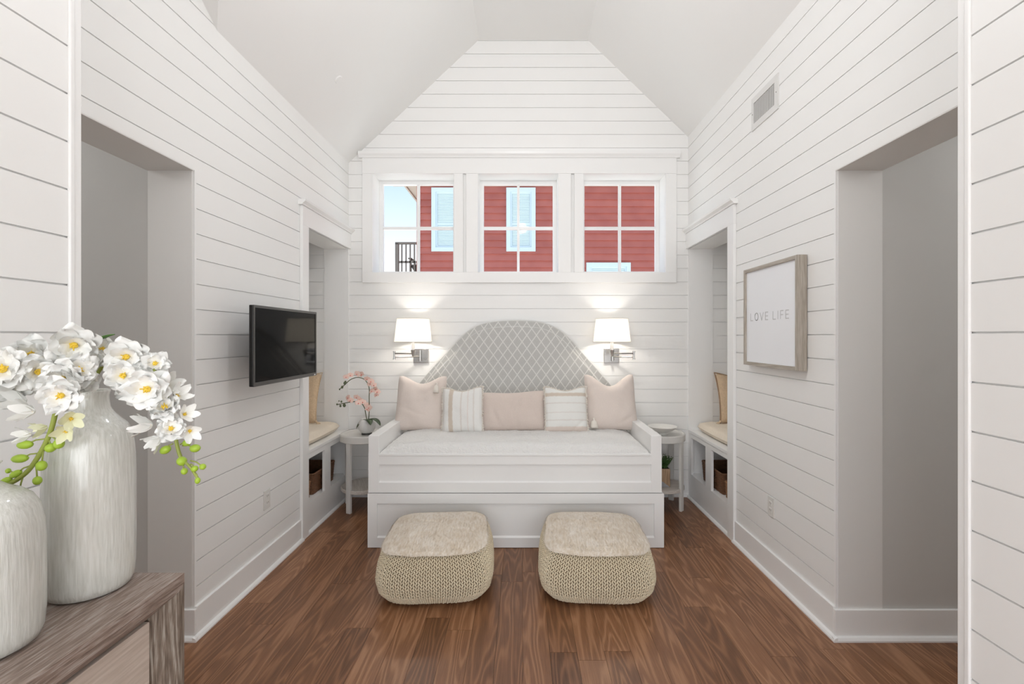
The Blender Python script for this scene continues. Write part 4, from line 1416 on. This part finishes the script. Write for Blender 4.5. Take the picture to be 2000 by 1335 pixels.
# ================================================================== niche benches, cushions, baskets
def weave_basket(x0, x1, y0, y1, z0, z1, mat, handle_side, label, seed):
    """rectangular wicker basket; handle_side = +1/-1: the x side with a hand hole"""
    t = thing('wicker_basket', label, 'basket', ((x0 + x1) / 2, (y0 + y1) / 2, z0), group='wicker baskets in the bench cubbies')
    h = z1 - z0
    nrow = max(8, int(h / 0.0105))
    per = []
    cr_ = 0.02
    def corner(cx, cy, a0):
        return [(cx + cr_ * math.cos(a0 + k * PI / 8), cy + cr_ * math.sin(a0 + k * PI / 8)) for k in range(5)]
    def seg(a, b_, n_):
        return [(a[0] + (b_[0] - a[0]) * k / n_, a[1] + (b_[1] - a[1]) * k / n_) for k in range(1, n_)]
    c = [corner(x1 - cr_, y0 + cr_, -PI / 2), corner(x1 - cr_, y1 - cr_, 0), corner(x0 + cr_, y1 - cr_, PI / 2), corner(x0 + cr_, y0 + cr_, PI)]
    ring = []
    for k in range(4):
        ring += c[k]
        ring += seg(c[k][-1], c[(k + 1) % 4][0], 12)
    cx, cy = (x0 + x1) / 2, (y0 + y1) / 2
    xs = x1 if handle_side > 0 else x0
    g = Geo()
    for r_ in range(nrow):
        zc = z0 + (r_ + 0.5) * h / nrow
        hole = z0 + h * 0.62 < zc < z0 + h * 0.84
        tap = 0.94 + 0.06 * (r_ / nrow)
        run = []
        for k, (px_, py_) in enumerate(ring + [ring[0]]):
            w = 0.0028 * (1 if (k + r_) % 2 else -1)
            d = Vector((px_ - cx, py_ - cy, 0)).normalized() * w
            q = Vector((cx + (px_ - cx) * tap, cy + (py_ - cy) * tap, zc)) + d
            inside = hole and abs(px_ - xs) < 0.004 and abs(py_ - cy) < 0.042
            if inside:
                if len(run) > 1: g.tube(run, h / nrow * 0.62, 5)
                run = []
            else:
                run.append(q)
        if len(run) > 1: g.tube(run, h / nrow * 0.62, 5)
    build(g, 'weave', mat, t, smooth=True, kind='stuff')
    build(Geo().box(x0 + 0.012, x1 - 0.012, y0 + 0.012, y1 - 0.012, z0, z0 + 0.01), 'basket_bottom', mat, t)
    rim = ring + [ring[0]]
    build(Geo().tube([(p_[0], p_[1], z1) for p_ in rim], 0.0085, 7), 'rim', mat, t, smooth=True)
    hz0 = z0 + h * 0.73
    pts = [(xs, cy + 0.044 * math.cos(k * PI / 8), hz0 + 0.020 * math.sin(k * PI / 8)) for k in range(17)]
    build(Geo().tube(pts, 0.005, 6), 'handle_rim', mat, t, smooth=True)
    return t

def rounded_cushion(x0, x1, y0, y1, z0, z1, name, mat, parent, rad=0.05, seed=0):
    nu, nv = 40, 40
    g = Geo()
    cx, cy, hx_, hy_ = (x0 + x1) / 2, (y0 + y1) / 2, (x1 - x0) / 2, (y1 - y0) / 2
    vs_, fs_ = [], []
    h = z1 - z0
    n1 = nu + 1
    for s_ in (1, -1):
        for j in range(nv + 1):
            for i in range(nu + 1):
                u, v = -1 + 2 * i / nu, -1 + 2 * j / nv
                # round the plan corners
                su, sv = u * math.sqrt(1 - 0.10 * v * v), v * math.sqrt(1 - 0.10 * u * u)
                e = max(0, 1 - abs(u) ** 10) * max(0, 1 - abs(v) ** 10)
                z_ = z0 + h * 0.45 + s_ * h * (0.55 if s_ > 0 else 0.45) * e ** 0.4
                z_ += 0.006 * noise.noise(Vector((su * 4 + seed, sv * 4, s_))) * min(1, e * 2) * (1 if s_ > 0 else 0)
                vs_.append((cx + su * hx_, cy + sv * hy_, z_))
    for q in range(2):
        o_ = q * n1 * (nv + 1)
        for j in range(nv):
            for i in range(nu):
                a = o_ + j * n1 + i
                f_ = (a, a + 1, a + n1 + 1, a + n1)
                fs_.append(f_ if q == 0 else f_[::-1])
    g.add(vs_, fs_)
    return build(g, name, mat, parent, smooth=True, fixn=False)

def bench(s):
    X = XL if s < 0 else XR
    n0 = (3.479 if s < 0 else 3.459)
    nm = 'left' if s < 0 else 'right'
    lab = 'white built-in bench with open cubbies in the niche ' + ('behind the television' if s < 0 else 'beside the framed print')
    t = thing('niche_bench', lab, 'bench', (X + s * 0.3, (n0 + YB) / 2, 0), group='built-in niche benches')
    xo = X + s * (WT + ALC_DEPTH - 0.004)
    y0, y1 = n0 + 0.003, YB - 0.013
    build(Geo().box(X - s * 0.006, X + s * WT, y0, y1, 0.597, 0.622).box(X + s * WT, xo, ALC_NEAR + 0.002, YB - 0.001, 0.597, 0.622), 'seat_board', m_trim, t, bevel=0.002)
    holes = [(3.505, 3.812, 0.222, 0.555), (3.928, 4.262, 0.222, 0.555)]
    g = Geo()
    for (a, b_, c, d) in rect_minus(y0, y1, 0, 0.597, holes):
        g.box(X + s * 0.001, X + s * 0.022, a, b_, c, d)
    build(g, 'front_frame', m_trim, t)
    build(Geo().box(X + s * 0.022, X + s * 0.45, y0, y1, 0.20, 0.2215), 'cubby_floor', m_trim, t)
    build(Geo().box(X + s * 0.022, X + s * 0.45, 3.845, 3.865, 0.2215, 0.597), 'divider', m_trim, t) if False else None
    build(Geo().box(X + s * 0.45, X + s * 0.462, y0, y1, 0.2, 0.597), 'cubby_back', m_trim, t)
    build(Geo().box(X + s * 0.022, X + s * 0.45, y0, y0 + 0.015, 0.2215, 0.597), 'cubby_side', m_trim, t)
    build(Geo().box(X + s * 0.022, X + s * 0.45, y1 - 0.02, y1, 0.2215, 0.597), 'cubby_side', m_trim, t)
    # seat cushion
    c = thing('bench_cushion', 'cream woven cushion on the niche bench ' + ('behind the television' if s < 0 else 'beside the framed print'), 'cushion',
              (X + s * 0.3, 3.85, 0.622), group='niche bench cushions')
    xa, xb = sorted((X + s * 0.035, X + s * (WT + ALC_DEPTH - 0.01)))
    rounded_cushion(xa, xb, n0 + 0.02, 4.27, 0.623, 0.715, 'cushion_cover', m_benchcush, c, seed=s)
    # pillow leaning on the back wall of the niche
    pw = thing('pillow', 'tan woven pillow with tassels in the niche behind the television' if s < 0 else 'tan pillow with dark edge trim in the niche beside the framed print',
               'pillow', (X + s * 0.415, 4.12, 0.708), group='niche pillows', local=True)
    pw.rotation_euler = (-0.22, 0, 0.10 * s)
    mat = m_tanpillow
    build(pillow_geo(0.44, 0.455, 0.13, chop=0.02, ear=0.10, seed=30 + s), 'cover', mat, pw, smooth=True, fixn=False)
    bd = border(0.44, 0.455, 0.10, 0.02, 20)
    build(Geo().tube([(a, 0, b_) for a, b_ in bd + [bd[0]]], 0.006 if s > 0 else 0.004, 6), 'edge_trim', m_browntrim if s > 0 else m_tanpillow, pw, smooth=True)
    tg = place(tassel_geo(0.05, 0.014), Matrix.Rotation(0.9 * s, 3, 'Y'), (-s * 0.215, -0.015, 0.03))
    build(tg, 'tassel', m_tanpillow, pw, smooth=True)
    # baskets
    side = 'behind the television' if s < 0 else 'beside the framed print'
    def bx(a, b_): return tuple(sorted((X + s * a, X + s * b_)))
    x0, x1 = bx(0.05, 0.36)
    weave_basket(x0, x1, 3.498, 3.665, 0.223, 0.345, m_basket2, -s, 'low honey wicker basket with hand hole, front of the niche bench ' + side, 1)
    x0, x1 = bx(0.045, 0.40)
    weave_basket(x0, x1, 3.70, 4.12, 0.223, 0.385, m_basket, -s, 'larger dark wicker basket at the far end of the niche bench ' + side, 2)
bench(-1)
bench(1)

# ================================================================== television
TY0, TY1, TX, TZ0, TZ1 = 2.50, 3.262, -1.435, 1.206, 1.645
tv = thing('television', 'black flat-screen television on a swing mount on the shiplap wall', 'television', (XL, (TY0 + TY1) / 2, 1.42))
build(Geo().box(TX - 0.024, TX - 0.001, TY0, TY1, TZ0, TZ1), 'case', m_tvbody, tv, bevel=0.004)
bz = Geo()
for (a, b_, c, d) in rect_minus(TY0, TY1, TZ0, TZ1, [(TY0 + 0.012, TY1 - 0.012, TZ0 + 0.022, TZ1 - 0.014)]):
    bz.box(TX - 0.002, TX + 0.003, a, b_, c, d)
build(bz, 'bezel', m_tvbezel, tv)
build(Geo().box(TX - 0.003, TX - 0.0005, TY0 + 0.010, TY1 - 0.010, TZ0 + 0.02, TZ1 - 0.012), 'screen', m_screen, tv)
build(Geo().prism([(TX - 0.024, TY0 + 0.06, TZ0 + 0.03), (TX - 0.024, TY1 - 0.06, TZ0 + 0.03), (TX - 0.024, TY1 - 0.06, TZ1 - 0.10), (TX - 0.024, TY0 + 0.06, TZ1 - 0.10)], (-0.035, 0, 0)), 'rear_housing', m_tvbody, tv, bevel=0.012)
build(Geo().box(TX + 0.002, TX + 0.0045, TY1 - 0.04, TY1 - 0.02, TZ0 + 0.004, TZ0 + 0.012), 'power_light', m_plate, tv)
ymid = (TY0 + TY1) / 2
build(Geo().box(XL, XL + 0.018, ymid - 0.1, ymid + 0.1, 1.33, 1.52).box(TX - 0.075, TX - 0.058, ymid - 0.1, ymid + 0.1, 1.33, 1.52)
      .box(XL + 0.01, TX - 0.06, ymid - 0.03, ymid + 0.03, 1.40, 1.45), 'wall_mount', m_tvbody, tv)

# ================================================================== framed print
FX, FY0, FY1, FZ0, FZ1 = 1.477, 2.517, 3.128, 1.290, 1.916
pf = thing('framed_print', 'square driftwood-framed white print reading LOVE LIFE on the shiplap wall', 'picture', (XR, (FY0 + FY1) / 2, 1.6))
fw = 0.021
build(Geo().box(FX, XR - 0.004, FY0, FY0 + fw, FZ0, FZ1), 'frame_side', m_frame, pf, bevel=0.0012)
build(Geo().box(FX, XR - 0.004, FY1 - fw, FY1, FZ0, FZ1), 'frame_side', m_frame, pf, bevel=0.0012)
build(Geo().box(FX, XR - 0.004, FY0 + fw, FY1 - fw, FZ0, FZ0 + fw), 'frame_rail', m_framey, pf, bevel=0.0012)
build(Geo().box(FX, XR - 0.004, FY0 + fw, FY1 - fw, FZ1 - fw, FZ1), 'frame_rail', m_framey, pf, bevel=0.0012)
PXF = FX + 0.012
pr = build(Geo().box(PXF, PXF + 0.006, FY0 + fw, FY1 - fw, FZ0 + fw, FZ1 - fw), 'print', m_art, pf)
# letters: strokes in a unit box, u to the right (towards -Y on this wall), v up
GL = {'L': [((0, 1), (0, 0)), ((0, 0), (0.62, 0))], 'V': [((0, 1), (0.42, 0)), ((0.42, 0), (0.84, 1))],
      'E': [((0, 0), (0, 1)), ((0, 1), (0.62, 1)), ((0, 0.5), (0.56, 0.5)), ((0, 0), (0.62, 0))],
      'I': [((0, 0), (0, 1))], 'F': [((0, 0), (0, 1)), ((0, 1), (0.62, 1)), ((0, 0.5), (0.54, 0.5))],
      'O': [((0.45 + 0.45 * math.cos(k * PI / 10), 0.5 + 0.5 * math.sin(k * PI / 10)), (0.45 + 0.45 * math.cos((k + 1) * PI / 10), 0.5 + 0.5 * math.sin((k + 1) * PI / 10))) for k in range(20)]}
WD = {'L': 0.62, 'V': 0.84, 'E': 0.62, 'I': 0.05, 'F': 0.62, 'O': 0.9}
hgt, gapL, gapW = 0.046, 0.025, 0.058
word = 'LOVE LIFE'
tot = sum(WD[c] * hgt for c in word if c != ' ') + gapL * 6 + gapW
u = 2.83 + tot / 2 + 0.005
for i, ch in enumerate(word):
    if ch == ' ':
        u -= gapW - gapL
        continue
    g = Geo()
    for (a, b_) in GL[ch]:
        p0 = Vector((0, u - a[0] * hgt, 1.578 + a[1] * hgt)); p1 = Vector((0, u - b_[0] * hgt, 1.578 + b_[1] * hgt))
        d = (p1 - p0).normalized(); nr = Vector((0, -d.z, d.y)) * 0.0028
        p0 = p0 - d * 0.0015; p1 = p1 + d * 0.0015
        g.prism([Vector((PXF - 0.0008, 0, 0)) + q for q in (p0 - nr, p1 - nr, p1 + nr, p0 + nr)], (0.0009, 0, 0))
    build(g, 'letter', m_letter, pr)
    u -= WD[ch] * hgt + gapL

# ================================================================== air vent
VY0, VY1, VZ0, VZ1 = 2.800, 3.122, 2.838, 3.052
vt = thing('air_vent', 'white metal air vent with upright louvres high on the shiplap wall', 'vent', (XR, (VY0 + VY1) / 2, VZ0))
fr = Geo()
for (a, b_, c, d) in rect_minus(VY0, VY1, VZ0, VZ1, [(VY0 + 0.037, VY1 - 0.03, VZ0 + 0.04, VZ1 - 0.04)]):
    fr.box(XR - 0.008, XR, a, b_, c, d)
build(fr, 'vent_frame', m_vent, vt)
build(Geo().box(XR - 0.001, XR + 0.0005, VY0 + 0.03, VY1 - 0.025, VZ0 + 0.035, VZ1 - 0.035), 'duct_back', m_ventdark, vt)
ny = 13
for k in range(ny):
    yy = VY0 + 0.047 + k * (VY1 - VY0 - 0.086) / (ny - 1)
    build(Geo().prism([(XR - 0.0065, yy + 0.004, VZ0 + 0.04), (XR - 0.0055, yy + 0.005, VZ0 + 0.04), (XR - 0.0012, yy - 0.004, VZ0 + 0.04), (XR - 0.0022, yy - 0.005, VZ0 + 0.04)], (0, 0, VZ1 - VZ0 - 0.08)), 'louvre', m_louvre, vt)
for yy in (VY0 + 0.018, VY1 - 0.014):
    build(Geo().ellipsoid((XR - 0.008, yy, (VZ0 + VZ1) / 2), (0.0015, 0.004, 0.004)), 'screw', m_slot, vt, smooth=True)

# sprinkler cover on the left slope
sy, spx = 3.3, None
sc_ = thing('sprinkler_cover', 'small round white sprinkler cover on the sloped ceiling', 'sprinkler', (0, 0, 0))
# point on the left slope seen at (661,155)
d = Vector(((661 - VX) / F, 1, (VY - 155) / F))
k_ = (ZL - HC - 0.945 * XL * 1.0 * 0 + 0.945 * (-XL)) / (d.z - 0.945 * d.x)
P_ = Vector((d.x * k_, d.y * k_, HC + d.z * k_))
m3 = orient((0.687, 0, -0.727), Vector((0, 1, 0)))
sc_.location = P_
ORG[sc_.name] = P_
build(place(Geo().lathe([(0.030, -0.004), (0.032, 0.002), (0.028, 0.007), (0.001, 0.008)], 24), m3, P_), 'cover_plate', m_ceiling, sc_, smooth=True, autosmooth=0.6)

# ================================================================== outlets
def outlet(s, yc, zc, lab):
    X = XL if s < 0 else XR
    t = thing('wall_outlet', lab, 'outlet', (X, yc, zc), group='duplex outlets')
    build(Geo().box(X - s * 0.006, X, yc - 0.036, yc + 0.036, zc - 0.060, zc + 0.060), 'cover_plate', m_plate, t, bevel=0.002)
    for dz in (-0.021, 0.021):
        r_ = build(Geo().box(X - s * 0.0085, X - s * 0.005, yc - 0.017, yc + 0.017, zc + dz - 0.015, zc + dz + 0.015), 'receptacle', m_plate, t, bevel=0.003)
        for dy in (-0.007, 0.007):
            build(Geo().box(X - s * 0.0088, X - s * 0.008, yc + dy - 0.0014, yc + dy + 0.0014, zc + dz - 0.003, zc + dz + 0.007), 'slot', m_slot, r_)
outlet(-1, 2.94, 0.455, 'white duplex outlet low on the wall under the television')
outlet(1, 2.884, 0.428, 'white duplex outlet low on the wall under the framed print')

# ================================================================== console
KX0, KX1, KY0, KY1, KZ = -1.162, -0.752, -0.20, 1.044, 0.95
co = thing('console_cabinet', 'weathered grey-brown wooden cabinet with pale washed doors carrying the vases', 'cabinet', ((KX0 + KX1) / 2, (KY0 + KY1) / 2, 0))
lip, bev, dep = 0.016, 0.058, 0.034
build(Geo().box(KX0, KX1 - 0.0905, KY0, KY1, KZ - 0.022, KZ), 'top_board', m_console_y, co, bevel=0.0012)
build(Geo().box(KX1 - 0.09, KX1, KY0, KY1, KZ - 0.022, KZ), 'top_board', m_console_y, co, bevel=0.0015)
# front frame with bevelled inner edge, mitred corners
def mitred(poly_outer, poly_inner, i, j, x_out, x_in, lipw):
    """rail between corner i and j: a flat lip then a bevel running back to the doors"""
    o = [Vector((x_out, *poly_outer[i])), Vector((x_out, *poly_outer[j]))]
    q = [Vector((x_in, *poly_inner[i])), Vector((x_in, *poly_inner[j]))]
    f = lipw / bev
    lp = [Vector((x_out, *(Vector(poly_outer[k]).lerp(Vector(poly_inner[k]), f)))) for k in (i, j)]
    back = Vector((x_in - 0.02, 0, 0))
    g = Geo()
    prof_i = [o[0], lp[0], q[0], Vector((x_in - 0.02, *poly_inner[i])), Vector((x_in - 0.02, *poly_outer[i]))]
    prof_j = [o[1], lp[1], q[1], Vector((x_in - 0.02, *poly_inner[j])), Vector((x_in - 0.02, *poly_outer[j]))]
    n_ = 5
    g.add(prof_i + prof_j, [tuple(range(n_)), tuple(range(2 * n_ - 1, n_ - 1, -1))] + [(k, (k + 1) % n_, n_ + (k + 1) % n_, n_ + k) for k in range(n_)])
    return g
zt = KZ - 0.0222
po = [(KY0, 0.10), (KY1, 0.10), (KY1, zt), (KY0, zt)]
bev2 = bev
pi_ = [(KY0 + bev, 0.10 + bev), (KY1 - bev, 0.10 + bev), (KY1 - bev, zt - 0.045), (KY0 + bev, zt - 0.045)]
for (i, j, mt_) in ((0, 1, m_console_y), (1, 2, m_console_z), (2, 3, m_console_y), (3, 0, m_console_z)):
    build(mitred(po, pi_, i, j, KX1 - 0.001, KX1 - dep, lip), 'front_rail' if mt_ is m_console_y else 'front_post', mt_, co)
build(Geo().box(KX0, KX1 - dep - 0.021, KY1 - 0.02, KY1 - 0.0005, 0.1, zt).box(KX0, KX1 - dep - 0.021, KY0, KY0 + 0.02, 0.1, zt), 'side_panel', m_console_z, co)
build(Geo().box(KX0, KX0 + 0.012, KY0 + 0.02, KY1 - 0.02, 0.1, zt).box(KX0, KX1 - dep - 0.03, KY0 + 0.02, KY1 - 0.02, 0.1, 0.12), 'back_panel', m_console_z, co)
nd = 3
dy0, dy1 = KY0 + bev - 0.004, KY1 - bev - 0.004
for k in range(nd):
    a = dy0 + (dy1 - dy0) * k / nd + 0.0015
    b_ = dy0 + (dy1 - dy0) * (k + 1) / nd - 0.0015
    build(Geo().box(KX1 - dep - 0.008, KX1 - dep + 0.006, a, b_, 0.10 + bev + 0.004, zt - 0.049), 'door', m_door, co, bevel=0.0012)
for (xx, yy) in ((KX0 + 0.01, KY0 + 0.01), (KX1 - 0.07, KY0 + 0.01), (KX0 + 0.01, KY1 - 0.07), (KX1 - 0.07, KY1 - 0.07)):
    build(Geo().box(xx, xx + 0.06, yy, yy + 0.06, 0, 0.1), 'foot', m_console_z, co)

# ================================================================== vases
VC = Vector((-0.900, 0.977, KZ))
vprof = [(0.001, 0.001), (0.080, 0.001), (0.090, 0.005), (0.0965, 0.018), (0.0995, 0.045), (0.1005, 0.10), (0.1005, 0.22), (0.0990, 0.275), (0.0960, 0.302), (0.0905, 0.325), (0.081, 0.341), (0.066, 0.352),
         (0.052, 0.365), (0.043, 0.378), (0.038, 0.392), (0.0375, 0.402), (0.041, 0.411), (0.040, 0.414), (0.036, 0.411), (0.033, 0.40), (0.034, 0.37), (0.05, 0.34)]
def smooth_prof(p_, it=1):
    return p_
vprof = [(r_ * (0.736 if z_ < 0.39 else 0.736 + 0.05), z_) for r_, z_ in vprof]
va = thing('vase', 'tall ivory drip-glazed bottle vase holding the white flower sprays', 'vase', VC, group='glazed vases on the cabinet')
build(Geo().lathe(vprof, 64, VC, True, False), 'vase_body', m_vase, va, smooth=True)
VC2 = Vector((-0.908, 0.784, KZ))
vprof2 = [(0.001, 0.001), (0.064, 0.001), (0.073, 0.006), (0.0775, 0.02), (0.0795, 0.05), (0.080, 0.10), (0.0795, 0.17), (0.0775, 0.205), (0.072, 0.232), (0.063, 0.249), (0.050, 0.261), (0.034, 0.270), (0.023, 0.279), (0.019, 0.292),
          (0.020, 0.305), (0.026, 0.312), (0.023, 0.314), (0.016, 0.305), (0.016, 0.28)]
vb = thing('vase', 'short ivory drip-glazed vase, nearest on the cabinet', 'vase', VC2, group='glazed vases on the cabinet')
build(Geo().lathe(vprof2, 64, VC2, True, False), 'vase_body', m_vase, vb, smooth=True)

# ================================================================== white flower sprays
def blossom(seed):
    rr = random.Random(seed)
    g = Geo()
    for ring_, (n_, L_, W_, lift, cup) in enumerate(((6, 1.0, 0.92, 0.06, 0.06), (6, 0.84, 0.80, 0.24, 0.10), (5, 0.60, 0.58, 0.34, 0.16))):
        for k in range(n_):
            a = 2 * PI * (k + 0.5 * (ring_ % 2)) / n_ + rr.uniform(-.18, .18)
            petal(g, a, L_ * rr.uniform(.82, 1.08), W_ * rr.uniform(.85, 1.1), cup + rr.uniform(-.10, .14), lift + rr.uniform(-.08, .08), 0.55, rr.uniform(0, 50), n_=5)
    return g
BL = [blossom(k) for k in range(5)]
def bell(seed):
    rr = random.Random(seed)
    g = Geo()
    for k in range(5):
        petal(g, 2 * PI * k / 5, 0.75, 0.62, 0.25, 0.75, 0.25, rr.uniform(0, 50), n_=5)
    return g
BELL = [bell(k) for k in range(3)]
def center_geo():
    g = Geo().ellipsoid((0, 0, 0.16), (0.15, 0.15, 0.12), seg=8, rings=5)
    rr = random.Random(3)
    for k in range(9):
        a = rr.uniform(0, 2 * PI)
        r_ = rr.uniform(0.05, 0.2)
        g.tube([(0, 0, 0.1), (r_ * math.cos(a), r_ * math.sin(a), 0.36)], [0.02, 0.03], 5)
    return g
CEN = center_geo()

def flower(parent, px_, py_, r_px, Y, seed, nd=None, kind='open', mat=None):
    rr = random.Random(seed * 13 + 1)
    loc = at(px_, py_, Y)
    sc = r_px / F * Y * (1.0 if kind == 'open' else 1.05)
    if nd is None:
        nd = (Vector((0, 0, HC)) - loc).normalized() + Vector((rr.uniform(-.45, .45), rr.uniform(-.2, .2), rr.uniform(-.25, .4)))
    m3 = orient(nd) @ Matrix.Rotation(rr.uniform(0, 6), 3, 'Z')
    src = BL[seed % 5] if kind == 'open' else BELL[seed % 3]
    o_ = build(place(src, m3, loc - m3 @ Vector((0, 0, 0.25 * sc)), sc), 'flower', mat or m_petal, parent, smooth=True, fixn=False)
    build(place(CEN, m3, loc - m3 @ Vector((0, 0, 0.25 * sc)), sc * (1 if kind == 'open' else 0.8)), 'flower_center', m_yellow, o_, smooth=True)
def bud(parent, px_, py_, rx, ry, Y, stem_from, ang=0.0):
    loc = at(px_, py_, Y)
    s_ = Y / F
    m_ = Matrix.Rotation(ang, 3, 'Y')
    o_ = build(Geo().ellipsoid(loc, (rx * s_, rx * s_, ry * s_), m_, seg=10, rings=7), 'bud', m_bud, parent, smooth=True)
    build(Geo().tube([loc, (loc + stem_from) / 2 + Vector((0, 0, 0.003)), stem_from], 0.0014, 5), 'bud_stalk', m_greenstem, o_, smooth=True)
mouth = VC + Vector((0, 0, 0.40))
inside = VC + Vector((0, 0, 0.20))

s1 = thing('flower_spray', 'white blossom spray arching over the right of the tall vase with hanging green buds', 'flowers', mouth, group='white flower sprays')
Y1 = 0.955
path = [inside, mouth + Vector((0.004, 0, 0)), at(200, 715, .97), at(245, 690, Y1), at(295, 715, Y1), at(326, 775, Y1), at(340, 840, Y1), at(352, 890, Y1), at(372, 912, Y1), at(387, 935, Y1)]
build(Geo().tube(spline(path), [0.0035] * 57 + [0.0028] * 16, 7), 'stem', m_greenstem, s1, smooth=True)
for k, (x_, y_, r_, yy) in enumerate(((245, 697, 40, .935), (240, 733, 37, .925), (285, 760, 45, .915), (303, 709, 28, .955), (321, 793, 34, .93), (334, 836, 29, .925), (200, 681, 30, .99),
                                      (272, 722, 30, .97), (255, 760, 26, .965), (305, 735, 26, .975))):
    nd_ = None
    if k == 4: nd_ = Vector((0.1, -0.75, 0.9))
    flower(s1, x_, y_, r_, yy, 40 + k, nd=nd_)
for k, (x_, y_, r_, yy, nd_) in enumerate(((325, 752, 30, .96, (0.9, -.5, .3)), (347, 772, 26, .965, (.9, -.3, .5)), (289, 830, 30, .94, (-1, -.35, .1)), (309, 858, 26, .95, (-.6, -.4, -.5)), (362, 808, 24, .95, (.9, -.5, .3)), (371, 842, 24, .945, (.8, -.8, -.2)))):
    flower(s1, x_, y_, r_, yy, 60 + k, nd=Vector(nd_), kind='bell')
for (x_, y_, rx, ry, fx, fy, ang) in ((323, 878, 8, 11, 338, 866, 1.1), (381, 875, 8, 10, 356, 870, 1.45), (355, 900, 9, 9, 352, 890, 0), (360, 920, 6, 6.5, 355, 902, 0), (386, 938, 5, 6.5, 384, 925, 0.1), (396, 911, 6, 6, 372, 899, 1.2), (380, 915, 6, 7, 372, 906, 1), (365, 864, 7, 8, 352, 868, 1)):
    bud(s1, x_, y_, rx, ry, Y1, at(fx, fy, Y1), ang)
build(leaf_geo(at(190, 668, .99), at(203, 655, .985), at(224, 652, .98), 0.012), 'leaf', m_greenleaf, s1, smooth=True)

s2 = thing('flower_spray', 'white blossom spray drooping in front of the tall vase with lime buds', 'flowers', mouth, group='white flower sprays')
Y2 = 0.87
path = [inside, mouth + Vector((-0.006, -0.004, 0)), at(165, 720, .95), at(150, 700, .91), at(125, 730, .88), at(112, 790, Y2), at(96, 850, Y2), at(66, 905, Y2), at(38, 933, Y2), at(-6, 956, Y2)]
build(Geo().tube(spline(path), 0.0042, 7), 'stem', m_greenstem, s2, smooth=True)
for k, (x_, y_, r_, yy) in enumerate(((144, 675, 44, .91), (121, 740, 41, .865), (117, 773, 40, .845), (155, 722, 37, .885), (168, 745, 28, .92), (175, 700, 28, .95))):
    flower(s2, x_, y_, r_, yy, 80 + k)
for k, (x_, y_, r_, nd_, mt_) in enumerate(((139, 818, 26, (.8, -.7, -.1), m_creampetal), (128, 843, 24, (.5, -1, -.2), m_creampetal), (58, 803, 30, (-1, -.3, .1), m_petal), (54, 848, 22, (-1, -.4, -.1), m_petal), (85, 835, 22, (-.7, -.6, -.3), m_creampetal))):
    flower(s2, x_, y_, r_, Y2, 90 + k, nd=Vector(nd_), kind='bell', mat=mt_)
for (x_, y_, rx, ry, fx, fy, ang) in ((49, 868, 8.5, 15, 92, 856, 1.5), (39, 895, 8.5, 16, 80, 884, 1.5), (115, 866, 9, 10, 97, 850, 0), (99, 874, 9, 10, 95, 858, 1.0), (81, 909, 9, 10, 87, 868, 0), (73, 938, 7.5, 8.5, 70, 905, 0),
                                      (37, 963, 7, 8, 45, 930, 0), (31, 925, 7, 12, 62, 908, 1.1), (12, 938, 6.5, 12, 40, 930, 1.2), (2, 949, 6, 7, 20, 945, 0), (16, 919, 4.5, 5, 34, 930, 0)):
    bud(s2, x_, y_, rx, ry, Y2, at(fx, fy, Y2), ang)

s3 = thing('flower_spray', 'white blossom spray reaching left over the short vase', 'flowers', mouth, group='white flower sprays')
path = [inside, mouth + Vector((-0.010, 0.004, 0)), at(130, 740, .96), at(80, 725, .93), at(20, 740, .91), at(-45, 775, .90)]
build(Geo().tube(spline(path), 0.0034, 7), 'stem', m_greenstem, s3, smooth=True)
for k, (x_, y_, r_, yy) in enumerate(((76, 726, 42, .90), (3, 719, 54, .87), (60, 692, 40, .94), (-40, 745, 46, .88), (95, 700, 32, .96), (35, 750, 34, .92))):
    flower(s3, x_, y_, r_, yy, 100 + k)
for k, (x_, y_, r_, nd_) in enumerate(((40, 782, 34, (-.9, -.3, .3)), (15, 775, 32, (-.8, -.6, -.1)), (-10, 790, 30, (-.9, -.4, -.4)))):
    flower(s3, x_, y_, r_, .91, 110 + k, nd=Vector(nd_), kind='bell')
